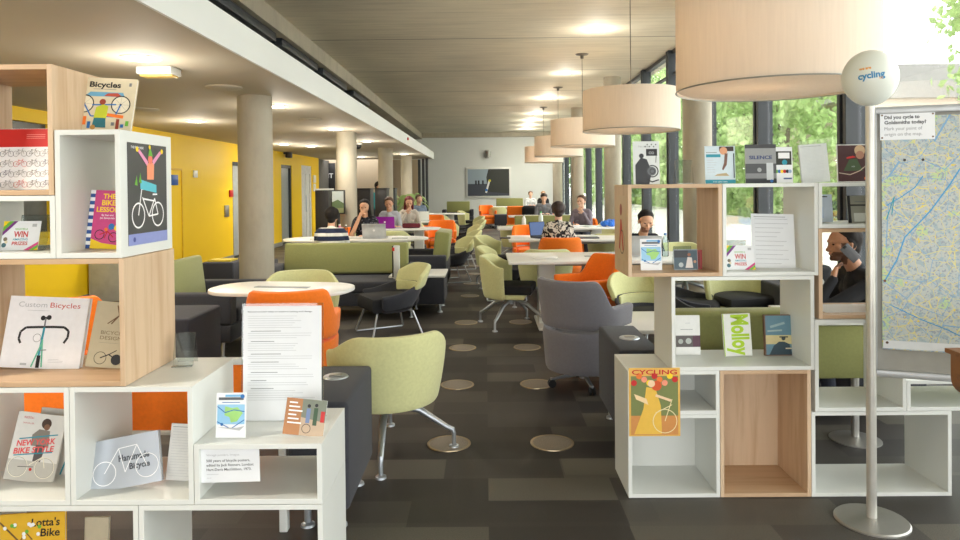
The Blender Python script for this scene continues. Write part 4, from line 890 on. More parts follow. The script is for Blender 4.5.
pink, yel, teal, blue, red, grn, oran, cream = inkc(206, 70, 130), inkc(250, 214, 30), inkc(40, 150, 170), inkc(40, 110, 180), inkc(196, 30, 26), inkc(110, 180, 60), inkc(236, 120, 40), inkc(222, 208, 176)
def a_bicycles(a, w, h):
    a.text('Bicycles', 0, h*.83, h*.10, K, .03, 'c', w*.50).rect(-w*.18, h*.79, w*.18, h*.797, GR).rect(w*.38, h*.86, w*.42, h*.92, GR)
    a.poly([(-w*.30, h*.66), (w*.34, h*.66), (w*.30, h*.74), (-w*.22, h*.74)], inkc(110, 170, 200)).poly([(0, h*.67), (w*.3, h*.66), (w*.22, h*.73), (w*.06, h*.72)], inkc(190, 80, 60))
    for s in (-1, 1):
        a.disc(s*w*.29, h*.52, w*.155, inkc(236, 226, 200)); a.ring(s*w*.29, h*.52, w*.155, .004, K)
        for k in range(8): a.line(s*w*.29, h*.52, s*w*.29+w*.15*math.cos(k*PI/4), h*.52+w*.15*math.sin(k*PI/4), .0006, GR)
        a.disc(s*w*.29, h*.52, .004, K)
    for q in ((-.29, .52, -.16, .30), (-.16, .30, .22, .30), (-.16, .5, .22, .52), (.22, .30, .29, .52)): a.line(q[0]*w, q[1]*h, q[2]*w, q[3]*h, .005, blue)
    a.poly([(-.11*w, .26*h), (.09*w, .26*h), (.10*w, .48*h), (.02*w, .52*h), (-.09*w, .46*h)], inkc(190, 196, 50)).disc(0, .56*h, .05*w, inkc(150, 60, 40)).poly([(-.12*w, .10*h), (.10*w, .10*h), (.08*w, .27*h), (-.1*w, .27*h)], inkc(40, 110, 120))
    for k, c in enumerate((red, grn, oran, blue, yel, K, teal, red, GR, inkc(150, 60, 40), blue, grn)):
        x = -.42*w+k*.075*w
        if abs(x) > .12*w: a.rect(x, .08*h+(k % 3)*.03*h, x+.05*w, .17*h+(k*7 % 5)*.03*h, c)
    a.disc(-.10*w, .10*h, .04*w, inkc(190, 140, 70)).line(.1*w, .33*h, .36*w, .30*h, .012, oran)
sheetitem('book', 'cream picture book titled Bicycles standing on the narrow tall white box', 'book', (-1.42, 2.50, 1.712), .228, .215, .012, cream, a_bicycles, tilt=.22, yaw=.06, roll=.05)
def a_cal(a, w, h):
    a.rect(-w/2+.001, h*.70, w/2-.001, h-.001, red).text('CYCLES & CO', -w*.3, h*.87, .006, W_).text('TWELVE MONTHS', w*.15, h*.86, .004, W_) if False else a.rect(-w/2+.001, h*.70, w/2-.001, h-.001, red)
    for zz in (.90, .87, .84): a.rect(-w*.05, h*zz, w*.18, h*zz+.0016, inkc(230, 150, 140)); a.rect(w*.33, h*zz, w*.46, h*zz+.0012, inkc(230, 150, 140))
    for r in range(4):
        for c in range(6): a.bike(-w*.41+c*w*.163, h*(.035+.165*r), .0105, [K, GR, red, K, inkc(60, 60, 90), GR][(r*3+c) % 6], .0012)
sheetitem('calendar', 'red and white calendar printed with rows of small bicycles', 'calendar', (-1.665, 2.47, 1.507), .30, .225, .004, paper, a_cal, tilt=.12)
def a_win(a, w, h):
    a.poly([(-w/2, h*.5), (-w/2, h*.68), (-w*.28, h), (-w*.12, h)], inkc(120, 50, 130)).poly([(-w/2, h*.64), (-w/2, h*.80), (-w*.34, h), (-w*.22, h)], grn).poly([(-w/2, h*.80), (-w/2, h), (-w*.34, h)], yel)
    a.text('REGISTER &', -.0, h*.70, h*.06, grn, .01, 'c').text('WIN', 0, h*.45, h*.21, red, .02, 'c', w*.38).text('AMAZING', 0, h*.34, h*.075, teal, .01, 'c', w*.4).text('PRIZES', 0, h*.18, h*.12, red, .02, 'c', w*.42)
    a.poly([(w*.12, 0), (w/2, h*.30), (w/2, h*.20), (w*.26, 0)], pink).poly([(w*.26, 0), (w/2, h*.20), (w/2, h*.10), (w*.38, 0)], grn).poly([(w*.38, 0), (w/2, h*.10), (w/2, 0)], yel)
    a.disc(-w*.40, h*.38, h*.07, inkc(120, 110, 90)).disc(-w*.42, h*.18, h*.08, inkc(70, 110, 120)).disc(-w*.37, h*.28, h*.05, cream).rect(w*.28, h*.80, w*.40, h*.9, LG)
acrylic_stand('clear acrylic stand behind the prize card on the left bookshelf', -1.66, 2.475, 1.289, .11, .13)
sheetitem('prize_card', 'white prize card with coloured corners reading WIN on the left bookshelf', 'leaflet', (-1.68, 2.44, 1.289), .135, .107, .002, paper, a_win, tilt=.24)
o = B().box(-.03, .05, -.03, .03, 0, .045, .004).obj('wooden_block', walnut, loc=(-1.535, 2.63, 1.2885)); tag(o, 'small brown wooden block behind the prize card', 'block')
def a_lesson(a, w, h):
    for k in range(8): a.rect(-w/2, h*k/8, -w*.36, h*(k+.5)/8, inkc(50, 90, 160)); a.rect(-w/2, h*(k+.5)/8, -w*.36, h*(k+1)/8, W_)
    a.rect(-w*.36, 0, w/2, h, pink).poly([(-w*.36, 0), (w/2, 0), (w/2, h*.06), (-w*.05, h*.10), (-w*.36, h*.17)], yel)
    a.text('THE', w*.05, h*.86, h*.085, yel, .03, 'c').text('BIKE', w*.05, h*.745, h*.09, yel, .03, 'c').text('LESSON', w*.05, h*.63, h*.085, yel, .03, 'c', w*.66).text('By Stan and', w*.05, h*.56, h*.032, W_, .01, 'c').text('Jan Berenstain', w*.05, h*.51, h*.032, W_, .01, 'c')
    a.ring(-w*.12, h*.24, h*.085, .003, K).ring(w*.28, h*.20, h*.085, .003, K).line(-w*.12, h*.24, w*.1, h*.3, .004, red).line(w*.1, h*.3, w*.28, h*.2, .004, red).line(w*.02, h*.18, w*.1, h*.3, .004, red).disc(w*.2, h*.38, h*.055, blue).disc(w*.36, h*.36, h*.05, yel).disc(w*.05, h*.33, h*.03, oran)
sheetitem('book', 'pink book titled The Bike Lesson in the narrow white box', 'book', (-1.395, 2.47, 1.289), .128, .215, .006, pink, a_lesson, tilt=.16, roll=.04)
# posters hanging on shelf sides
t = thing('poster', 'dark poster with a collage figure on a white bicycle', 'poster', (-1.2485, 2.52, 1.305), PI/2)
B().box(-.145, .145, 0, .0008, 0, .365).obj('sheet', inkc(72, 72, 72), t, smooth=False)
a = Art(); w, h = .29, .365
a.rect(-w/2, 0, w/2, .04, inkc(140, 150, 205)).disc(-w*.36, .02, .009, inkc(70, 80, 150)).text('THE FRESH RIDE', -w*.42, h*.945, .009, W_, .01)
a.ring(-.075, .105, .047, .006, W_).ring(.07, .105, .047, .006, W_)
for q in ((-.075, .105, -.05, .2), (-.05, .2, -.02, .2), (-.045, .17, .0, .10), (.0, .10, .045, .165), (-.045, .165, .045, .155), (0, .10, .07, .105), (.045, .165, .07, .105), (.03, .18, .065, .18)): a.line(*q, .006, W_)
a.poly([(-.06, .20), (.06, .185), (.06, .215), (-.06, .235)], inkc(90, 190, 205)).poly([(-.01, .235), (.04, .235), (.045, .30), (-.01, .295)], inkc(240, 150, 110)).poly([(-.10, .215), (-.085, .25), (-.08, .212)], grn).poly([(-.07, .225), (-.06, .26), (-.05, .22)], grn)
a.poly([(-.01, .285), (-.075, .335), (-.065, .345), (.0, .30)], inkc(230, 150, 190)).poly([(.04, .29), (.10, .335), (.09, .345), (.03, .305)], inkc(230, 150, 190)).disc(.015, .31, .017, inkc(240, 120, 100)).poly([(0, .322), (.035, .322), (.012, .36)], grn).disc(.012, .355, .008, yel)
for x in (-.08, .105): a.disc(x, .343, .010, yel, 8)
a.obj(t, 'printed_picture')
t = thing('poster', 'narrow poster with red figures on the side of the oak box', 'poster', (.6785, 3.43, 1.13), -PI/2)
B().box(-.12, .12, 0, .0008, 0, .32).obj('sheet', inkc(206, 182, 150), t, smooth=False); a = Art()
a.line(-.04, .05, .0, .2, .03, red).line(.05, .05, .0, .2, .025, red).disc(0, .25, .03, inkc(150, 60, 40)).ring(.02, .09, .06, .005, K).obj(t, 'printed_picture')
a = Art(); t = thing('poster', 'yellow and green cycling poster with a figure in a long dress', 'poster', (.80, RY0-.0022, .298)); w, h = .245, .328
B().box(-w/2, w/2, 0, .0008, 0, h).obj('sheet', inkc(226, 178, 84), t, smooth=False)
a.rect(-w*.46, h*.3, w*.46, h*.88, inkc(120, 128, 72)).rect(-w*.46, .006, w*.46, h*.3, inkc(206, 140, 74))
for k in range(9): a.disc(-w*.4+k*w*.1, h*(.78+.05*((k*5) % 3)), w*.06, [red, oran, inkc(240, 150, 120), yel][k % 4], 10)
a.text('CYCLING', 0, h*.905, h*.07, red, .02, 'c', w*.88)
a.poly([(-w*.40, .01), (w*.14, .01), (w*.12, h*.45), (w*.02, h*.70), (-w*.16, h*.72), (-w*.22, h*.4)], inkc(232, 186, 72)).poly([(-w*.16, h*.55), (-w*.4, h*.62), (-w*.36, h*.54), (-w*.12, h*.46)], inkc(240, 210, 160)).disc(w*.04, h*.74, w*.10, inkc(214, 84, 30)).disc(-w*.06, h*.77, w*.07, inkc(240, 206, 166))
a.line(w*.02, h*.6, w*.32, h*.52, .012, inkc(240, 206, 166)).ring(w*.36, h*.25, w*.30, .004, inkc(236, 220, 170), 30) if False else a.line(w*.02, h*.6, w*.32, h*.52, .012, inkc(240, 206, 166))
a.ring(w*.20, h*.22, w*.24, .004, inkc(236, 220, 170)).line(w*.2, h*.22, w*.34, h*.54, .004, inkc(236, 220, 170)).line(w*.02, h*.34, w*.34, h*.46, .004, inkc(236, 220, 170)).obj(t, 'printed_picture')
def a_custom(a, w, h):
    a.text('Custom', -w*.38, h*.85, h*.075, LG, .0, 'l', w*.36).text('Bicycles', w*.02, h*.85, h*.075, inkc(200, 70, 60), .0, 'l', w*.38).rect(-w*.26, h*.80, w*.02, h*.805, LG)
    a.path([(-w*.28, h*.34), (-w*.31, h*.40), (-w*.30, h*.50), (-w*.24, h*.56), (-w*.1, h*.57), (w*.1, h*.58), (w*.24, h*.58), (w*.30, h*.53), (w*.30, h*.44), (w*.26, h*.36)], .0085, K)
    a.disc(-w*.01, h*.70, w*.055, K, 14, h*.018).rect(-w*.02, h*.58, w*.0, h*.70, GR).disc(-w*.045, h*.70, w*.03, K).disc(w*.03, h*.71, w*.03, K)
    a.line(-w*.01, h*.57, -w*.03, h*.05, .008, teal).line(-w*.01, h*.4, w*.03, h*.02, .006, inkc(110, 190, 160)).line(-w*.01, h*.35, -w*.1, h*.02, .006, inkc(110, 190, 160)).rect(-w*.045, h*.01, w*.0, h*.18, K).ring(-w*.08, h*.42, w*.05, .0012, K).line(-w*.03, h*.25, w*.06, h*.26, .003, GR).lines(w*.1, w*.3, h*.13, h*.09, 3, LG, .001).rect(-w*.24, h*.04, -w*.16, h*.07, LG)
sheetitem('book', 'white book with a drop-handlebar bicycle on its cover, in the wide oak box', 'book', (-1.655, 2.50, .8465), .30, .262, .02, inkc(240, 240, 242), a_custom, tilt=.22, roll=.045)
def a_design(a, w, h):
    a.path([(-w*.05, h*.95), (w*.02, h*.80), (-w*.12, h*.66)], .005, inkc(110, 80, 50)).path([(w*.02, h*.80), (w*.2, h*.68)], .005, inkc(110, 80, 50)).path([(w*.02, h*.80), (-w*.1, h*.72), (-w*.2, h*.66)], .004, inkc(110, 80, 50))
    a.text('BICYCLE', -w*.3, h*.50, h*.055, inkc(120, 100, 70), .0, 'l', w*.5).text('DESIGN', -w*.3, h*.42, h*.055, inkc(120, 100, 70), .0, 'l', w*.46).rect(-w*.3, h*.37, w*.1, h*.373, GR)
    a.ring(-w*.22, h*.14, w*.13, .002, K).disc(w*.12, h*.13, w*.11, K).path([(-w*.22, h*.14), (-w*.05, h*.2), (w*.12, h*.13)], .004, K).line(-w*.05, h*.2, w*.1, h*.27, .003, K)
sheetitem('book', 'tan Bicycle Design book leaning in the right corner of the wide oak box', 'book', (-1.395, 2.50, .8465), .175, .24, .012, inkc(196, 186, 156), a_design, tilt=.22, yaw=.05, roll=.10)
def a_ny(a, w, h):
    a.rect(-w/2, 0, w/2, h*.30, inkc(196, 192, 182)).text('RIZZOLI', -w*.36, h*.91, h*.03, red, .01).text('SAM POLCER', -w*.36, h*.83, h*.022, red, .0)
    a.disc(w*.12, h*.86, w*.10, inkc(70, 50, 40)).disc(w*.14, h*.81, w*.06, inkc(130, 90, 66)).poly([(-w*.1, h*.52), (w*.26, h*.52), (w*.22, h*.76), (0, h*.77), (-w*.12, h*.68)], inkc(140, 132, 122)).poly([(0, h*.3), (w*.16, h*.3), (w*.2, h*.54), (0, h*.54)], inkc(90, 84, 84))
    a.ring(-w*.27, h*.20, w*.2, .0028, inkc(236, 230, 210)).ring(w*.27, h*.22, w*.2, .0028, inkc(236, 230, 210)).ring(-w*.27, h*.20, w*.185, .001, GR).ring(w*.27, h*.22, w*.185, .001, GR).line(-w*.27, h*.2, w*.05, h*.22, .002, K).line(w*.2, h*.38, w*.27, h*.22, .003, inkc(236, 230, 210)).line(-w*.05, h*.24, w*.2, h*.38, .003, inkc(236, 230, 210)).disc(w*.0, h*.18, w*.03, red)
    a.text('NEW YORK', 0, h*.54, h*.085, inkc(232, 90, 90), .03, 'c', w*.78, .15, .16).text('BIKE STYLE', -.002, h*.425, h*.085, inkc(232, 90, 90), .03, 'c', w*.82, .15, .16).line(-w*.36, h*.60, w*.4, h*.72, .004, teal).line(-w*.40, h*.355, w*.36, h*.46, .004, teal)
sheetitem('book', 'white book half hidden behind the New York bike book', 'book', (-1.645, 2.545, .436), .17, .235, .01, inkc(214, 212, 206), lambda a, w, h: a.line(w*.2, 0, w*.45, h*.8, .006, teal), tilt=.2, roll=.10)
sheetitem('book', 'New York Bike Style book with a cyclist on its cover', 'book', (-1.69, 2.48, .436), .185, .24, .008, inkc(226, 224, 218), a_ny, tilt=.22, roll=.12)
foil = mat('silver_foil', S(186, 192, 200), .3, .8, var=.25, scale=(1.5, 1.5, 1.5), bump=.05)
def a_hand(a, w, h):
    a.text('Handmade', -w*.06, h*.52, h*.13, inkc(70, 74, 80), .03, 'l', w*.42).text('Bicycle', w*.08, h*.34, h*.12, inkc(60, 64, 70), .03, 'l', w*.28).ring(-w*.26, h*.34, w*.16, .003, W_).ring(w*.32, h*.36, w*.16, .003, W_).line(-w*.26, h*.34, -.05*w, h*.78, .003, W_).line(-.05*w, h*.78, w*.2, h*.8, .003, W_).line(w*.2, h*.8, w*.32, h*.36, .003, W_).line(-.05*w, h*.78, w*.02, h*.3, .003, W_).line(w*.02, h*.3, w*.2, h*.8, .003, W_)
sheetitem('book', 'shiny silver foil book lying tilted in the white box', 'book', (-1.30, 2.42, .438), .262, .175, .018, foil, a_hand, tilt=.25, roll=-.17, yaw=.02)
def a_text(n, col=LG, head=True, seed=1):
    def f(a, w, h):
        if head: a.rect(-w*.44, h*.94, w*.30, h*.948, GR)
        a.lines(-w*.42, w*.42, h*.90, h*.08, n, col, max(.0008, h*.004), seed)
    return f
sheetitem('booklet', 'white booklet with printed text leaning beside the silver book', 'booklet', (-1.125, 2.48, .436), .115, .20, .006, inkc(228, 228, 224), a_text(18), tilt=.16, roll=.06)
acrylic_stand('empty clear acrylic stand on top of the white box beside the oak box', -1.165, 2.60, .8265, .075, .125, .15)
def a_lotta(a, w, h):
    a.text("Lotta's", w*.42, h*.86, h*.085, K, .02, 'r', w*.44, .1).text('Bike', w*.42, h*.75, h*.085, K, .02, 'r', w*.30, .1).path([(-w*.5, h*.92), (-w*.25, h*.74), (-w*.05, h*.6), (w*.2, h*.56)], .006, inkc(110, 80, 50)).path([(-w*.2, h*.7), (-w*.1, h*.8), (w*.0, h*.72)], .004, inkc(110, 80, 50))
    R = random.Random(5)
    for k in range(22): a.disc(R.uniform(-w*.42, w*.12), R.uniform(h*.55, h*.9), .007, W_ if k % 3 else grn, 8)
sheetitem('book', "yellow Lotta's Bike book with white blossom, in the lowest left box", 'book', (-1.625, 2.40, .0195), .235, .325, .01, inkc(226, 178, 44), a_lotta, tilt=.10, roll=-.05)
sheetitem('book', 'pale beige book in the lowest left box right of the yellow book', 'book', (-1.46, 2.50, .0195), .09, .265, .012, inkc(196, 186, 160), None, tilt=.08)
def a_map(a, w, h):
    a.rect(-w*.46, h*.30, w*.46, h*.74, inkc(150, 200, 232)).poly([(-w*.2, h*.70), (w*.05, h*.66), (w*.22, h*.68), (w*.40, h*.55), (w*.2, h*.36), (0, h*.34), (-w*.05, h*.46), (-w*.22, h*.5)], inkc(160, 212, 120)).path([(-w*.46, h*.7), (-w*.2, h*.56), (w*.1, h*.62), (w*.46, h*.58)], .003, blue).path([(-w*.46, h*.36), (0, h*.2), (w*.46, h*.4)], .003, blue)
    a.rect(-w*.42, h*.84, w*.42, h*.90, inkc(90, 94, 98)).rect(-w*.2, h*.91, w*.42, h*.96, inkc(120, 180, 220)).disc(w*.38, h*.92, w*.07, blue).disc(-w*.3, h*.3, w*.05, blue).rect(-w*.3, h*.78, w*.3, h*.795, blue).poly([(-w*.46, h*.24), (w*.3, h*.16), (w*.46, h*.26), (w*.2, h*.22)], LG)
for x, y, z, lab in ((-.905, 2.385, .6272, 'small cycle map leaflet on the low white box of the left bookshelf'), (.815, 3.37, 1.081, 'small cycle map leaflet in the upper oak box of the right bookshelf')):
    sheetitem('leaflet', lab, 'leaflet', (x, y, z), .105, .155, .003, paper, a_map, tilt=.10, group='cycle map leaflets')
def a_card(a, w, h):
    a.rect(-w/2, 0, -w*.1, h, inkc(176, 120, 72)).rect(-w*.1, h*.4, w*.5, h, inkc(120, 126, 110)).poly([(-w*.1, 0), (w*.5, 0), (w*.5, h*.4), (-w*.1, h*.5)], inkc(190, 166, 140)).rect(w*.02, h*.35, w*.12, h*.75, inkc(110, 130, 170)).rect(w*.2, h*.3, w*.3, h*.78, inkc(50, 80, 50)).rect(w*.38, h*.4, w*.48, h*.7, red).disc(w*.07, h*.82, .006, K).disc(w*.25, h*.85, .006, K).ring(w*.06, h*.2, .016, .002, K)
    for k in range(6): a.rect(-w*.42, h*(.86-.11*k), -w*.42+w*(.2+.07*(k % 3)), h*(.90-.11*k), W_)
sheetitem('postcard', 'photo card of cyclists at the right corner of the low white box', 'postcard', (-.655, 2.40, .6275), .145, .125, .003, paper, a_card, tilt=.20, roll=.10)
def a_notice(a, w, h):
    a.text('Recommended titles to explore cycling and design', -w*.44, h*.945, h*.012, K, .01, 'l', w*.82); R = random.Random(4); z = .91
    for blk in (5, 0, 2, 0, 3, 0, 1, 0, 2, 0, 1, 0, 1, 0, 4):
        if blk == 0: z -= .012; a.rect(-w*.40, h*z, -w*.40+w*R.uniform(.18, .4), h*z+.002, GR); z -= .018; continue
        for k in range(blk+1): a.rect(-w*.44, h*z, -w*.44+w*R.uniform(.55, .88), h*z+.0012, LG); z -= .020
t = sheetitem('notice', 'tall white printed notice standing in clear acrylic on the left bookshelf', 'notice', (-.775, 2.56, .627), .297, .43, .0015, paper, a_notice, tilt=.05)
B().box(-.155, .155, .002, .005, 0, .44, .0005).box(-.155, .155, .005, .06, 0, .003).obj('acrylic_holder', acryl, t, smooth=False)
def a_label(a, w, h):
    a.text('Vintage posters, Images', -w*.40, h*.72, h*.06, LG, .0, 'l', w*.56).text('500 years of bicycle posters,', -w*.40, h*.56, h*.07, inkc(70, 72, 76), .01, 'l', w*.74).text('edited by Jack Rennert. London:', -w*.40, h*.44, h*.07, inkc(70, 72, 76), .01, 'l', w*.80).text('Hart-Davis MacGibbon, 1973.', -w*.40, h*.32, h*.07, inkc(70, 72, 76), .01, 'l', w*.76).rect(-w*.4, h*.22, -w*.2, h*.23, LG).rect(-w*.4, h*.12, -w*.32, h*.13, LG)
sheetitem('paper_label', 'white paper label hanging on the front of the low white box', 'label', (-.892, 2.3475, .487), .205, .128, .0008, paper, a_label, roll=-.02)
o = B().box(-.028, .0, -.012, .0, -.03, .006, .001).box(-.028, .0, -.012, .02, .004, .008).obj('shelf_clip', white, loc=(-1.655, 2.349, .838)); bpy.data.objects.remove(o)
# ---- right bookshelf items
def a_bw(a, w, h):
    a.text('THE CYCLE', -w*.3, h*.86, h*.035, GR, .0).rect(0, h*.66, w*.42, h*.82, K).text('CO', w*.2, h*.70, h*.06, LG, .01, 'c').poly([(-w*.42, 0), (w*.1, 0), (w*.2, h*.3), (w*.02, h*.58), (-w*.2, h*.62), (-w*.42, h*.45)], inkc(40, 42, 46)).disc(-w*.18, h*.66, w*.09, inkc(40, 42, 46)).ring(w*.22, h*.30, w*.24, .006, inkc(50, 52, 56)).disc(w*.2, h*.3, w*.17, inkc(90, 94, 98)).ring(w*.22, h*.3, w*.1, .003, K).line(w*.36, h*.5, w*.4, h*.82, .003, K).path([(w*.0, h*.12), (w*.2, h*.05), (w*.46, h*.1)], .006, K)
    for k in range(6): a.rect(-w*.05+k*w*.08, h*.86+.01*(k % 2), -w*.01+k*w*.08, h*.89+.01*(k % 2), K)
sheetitem('poster_card', 'black and white engraved cycle picture standing on the oak box', 'picture', (.797, 3.38, 1.506), .13, .213, .003, inkc(214, 218, 216), a_bw, tilt=.07)
acrylic_stand('empty clear acrylic stand on the oak box between two magazines', 1.0, 3.42, 1.506, .085, .125)
def a_skate(a, w, h):
    a.rect(-w/2, 0, w/2, h*.10, teal).text('local cycle routes', 0, h*.03, h*.04, W_, .0, 'c').rect(-w*.46, h*.7, w*.02, h*.78, teal).rect(-w*.46, h*.82, -w*.1, h*.835, GR).rect(-w*.02, h*.86, w*.46, h*.985, inkc(60, 44, 40)).disc(w*.12, h*.87, w*.13, inkc(220, 160, 120)).poly([(w*.16, h*.8), (w*.26, h*.8), (w*.22, h*.5), (w*.1, h*.35), (w*.06, h*.38), (w*.13, h*.55)], inkc(120, 84, 70)).poly([(-w*.2, h*.2), (w*.3, h*.2), (w*.2, h*.28), (-w*.1, h*.25)], inkc(190, 170, 130)).lines(-w*.44, -w*.1, h*.62, h*.3, 6, LG, .0015).rect(w*.44, h*.14, w*.475, h*.8, inkc(50, 54, 60))
sheetitem('magazine', 'pale blue magazine with a bare leg on its cover, on the right bookshelf', 'magazine', (1.188, 3.46, 1.506), .152, .19, .004, inkc(206, 222, 230), a_skate, tilt=.06)
def a_silence(a, w, h):
    a.rect(-w/2, 0, w/2, h*.5, inkc(76, 78, 80)).rect(-w/2, h*.90, w/2, h, inkc(64, 64, 66)).rect(-w/2, h*.12, w/2, h*.25, inkc(130, 132, 134)).rect(-w/2, 0, w/2, h*.1, inkc(40, 42, 46)).rect(w*.18, h*.08, w*.40, h*.52, inkc(200, 204, 206)).disc(-w*.05, h*.34, w*.07, inkc(160, 162, 162)).text('SILENCE', 0, h*.62, h*.09, inkc(44, 62, 110), .03, 'c', w*.74).disc(w*.34, h*.05, w*.05, blue)
sheetitem('magazine', 'grey magazine titled Silence on the right bookshelf', 'magazine', (1.385, 3.44, 1.506), .155, .195, .004, inkc(150, 152, 152), a_silence, tilt=.06)
def a_small(a, w, h):
    a.rect(-w*.4, h*.5, w*.45, h*.88, inkc(44, 46, 36)).rect(-w*.25, h*.68, w*.35, h*.84, W_).disc(w*.08, h*.57, w*.14, teal)
    for k, c in enumerate((grn, blue, yel, red, K, inkc(150, 170, 200))): a.disc(-w*.35+k*w*.14, h*(.32+.06*((k*3) % 3)), w*.10, c, 7)
    a.rect(0, h*.1, w*.44, h*.14, inkc(70, 90, 140))
sheetitem('leaflet', 'narrow white leaflet with colourful pictures beside the Silence magazine', 'leaflet', (1.508, 3.465, 1.506), .095, .182, .003, paper, a_small, tilt=.06)
sheetitem('magazine', 'curling whitish magazine with faint text on the right bookshelf', 'magazine', (1.665, 3.45, 1.506), .142, .195, .01, inkc(212, 216, 214), a_text(24, inkc(196, 200, 200)), tilt=.08, roll=-.06)
def a_red(a, w, h):
    a.rect(-w*.48, h*.02, w*.46, h*.98, inkc(64, 26, 26)).disc(w*.22, h*.84, w*.17, inkc(196, 166, 130)).disc(w*.22, h*.72, w*.13, inkc(170, 120, 96)).poly([(-w*.3, h*.3), (w*.3, h*.3), (w*.12, h*.62), (-w*.12, h*.6)], inkc(60, 80, 46)).poly([(-w*.2, h*.62), (w*.1, h*.66), (w*.0, h*.70), (-w*.2, h*.66)], red).path([(-w*.46, h*.25), (-w*.1, h*.2), (w*.2, h*.3), (w*.42, h*.45)], .004, inkc(190, 170, 150)).text('RIDE', .0, h*.4, h*.03, LG, .0, 'c').disc(w*.38, h*.1, w*.05, oran)
sheetitem('magazine', 'dark red magazine with a blond rider on its cover, beside the balloon pole', 'magazine', (1.852, 3.45, 1.506), .16, .19, .006, inkc(224, 222, 216), a_red, tilt=.05)
sheetitem('book', 'dark book edge-on between the red magazine and the balloon pole', 'book', (1.965, 3.46, 1.506), .04, .18, .02, inkc(70, 70, 84), None, tilt=.03)
def a_stripe(a, w, h):
    a.rect(-w/2, h*.62, w/2, h*.68, K).rect(-w/2, 0, -w*.42, h, K).rect(-w*.35, h*.05, w*.42, h*.36, inkc(206, 208, 200)).disc(w*.2, h*.46, w*.16, K, 14, h*.06).rect(-w*.3, h*.76, w*.4, h*.79, GR)
sheetitem('magazine', 'grey magazine with black bands above the person on the phone', 'magazine', (1.872, 3.36, 1.3058), .185, .135, .006, inkc(150, 150, 136), a_stripe, tilt=.15)
sheetitem('magazine', 'pale blue picture card inside the low white box, left of the banded magazine', 'postcard', (1.70, 3.47, 1.3058), .12, .14, .003, inkc(220, 232, 244), lambda a, w, h: a.rect(-w*.4, h*.9, w*.3, h*.94, K).rect(-w*.45, h*.15, w*.1, h*.55, inkc(190, 212, 240)), tilt=.12)
def a_pc(a, w, h):
    a.rect(-w*.48, h*.05, w*.48, h*.95, inkc(70, 92, 104)).rect(-w*.48, h*.6, w*.1, h*.95, inkc(50, 54, 60)).poly([(-w*.02, h*.1), (w*.3, h*.1), (w*.26, h*.6), (w*.08, h*.62)], inkc(226, 220, 214)).disc(w*.15, h*.74, w*.07, inkc(150, 96, 70)).disc(-w*.2, h*.25, w*.1, inkc(180, 190, 190)).disc(w*.38, h*.4, w*.06, inkc(196, 150, 120))
sheetitem('postcard', 'photo postcard of a person in white, in the upper oak box', 'postcard', (.985, 3.37, 1.081), .118, .102, .003, inkc(150, 160, 166), a_pc, tilt=.12)
sheetitem('book', 'small red book behind the postcard in the upper oak box', 'book', (1.052, 3.40, 1.081), .045, .095, .012, inkc(150, 34, 28), lambda a, w, h: a.rect(-w*.3, .01, -w*.2, h*.9, inkc(90, 20, 20)).rect(w*.1, .01, w*.2, h*.9, inkc(90, 20, 20)), tilt=.04)
acrylic_stand('clear acrylic stand behind the postcard in the upper oak box', .99, 3.42, 1.081, .09, .115)
sheetitem('prize_card', 'white prize card reading WIN in the white box of the right bookshelf', 'leaflet', (1.252, 3.36, 1.081), .14, .12, .002, paper, a_win, tilt=.2)
acrylic_stand('clear acrylic stand behind the right-hand prize card', 1.25, 3.40, 1.081, .11, .145)
sheetitem('information_sheet', 'tilted white information sheet in the upper white box', 'notice', (1.44, 3.42, 1.081), .215, .272, .002, paper, a_text(11, GR, seed=6), tilt=.16, roll=.03)
def a_wb(a, w, h):
    a.rect(-w/2, h*.20, w/2, h*.49, inkc(90, 84, 82)).rect(w*.2, h*.20, w/2, h*.49, inkc(86, 50, 66)).disc(-w*.3, h*.34, w*.1, inkc(170, 176, 170)).disc(w*.02, h*.35, w*.12, inkc(180, 186, 180)).rect(-w*.3, h*.64, w*.2, h*.65, GR).rect(-w*.1, h*.8, w*.1, h*.81, LG)
sheetitem('book', 'white paperback with a photo band in the middle opening of the right bookshelf', 'book', (1.032, 3.50, .6295), .125, .2, .014, inkc(232, 232, 228), a_wb, tilt=.08)
lime = inkc(176, 214, 20)
sheetitem('book', 'white and lime green book titled Molloy', 'book', (1.278, 3.47, .6295), .14, .212, .014, inkc(236, 238, 232), lambda a, w, h: a.text('Molloy', -w*.18, h*.98, w*.62, lime, .04, 'l', h*.97, 0, -PI/2).rect(-w/2, 0, -w*.47, h, lime), tilt=.09, roll=-.03)
def a_blue(a, w, h):
    a.rect(-w*.46, h*.02, w*.46, h*.98, inkc(96, 134, 150)).rect(-w*.46, h*.28, w*.46, h*.5, inkc(206, 192, 140)).poly([(-w*.36, h*.02), (w*.42, h*.02), (w*.34, h*.28), (w*.16, h*.34), (-w*.02, h*.34), (-w*.2, h*.24)], inkc(36, 62, 74)).disc(w*.14, h*.42, w*.07, inkc(50, 60, 60)).rect(w*.0, h*.44, w*.3, h*.47, inkc(40, 50, 50)).line(-w*.3, h*.7, w*.2, h*.8, .012, inkc(150, 176, 180)).line(-w*.4, h*.6, w*.1, h*.62, .008, inkc(160, 182, 180)).rect(w*.2, h*.16, w*.42, h*.19, cream)
sheetitem('book', 'blue painted-cover book with a dark seated figure, right of the lime green book', 'book', (1.487, 3.47, .6295), .148, .205, .02, inkc(120, 90, 70), a_blue, tilt=.09)
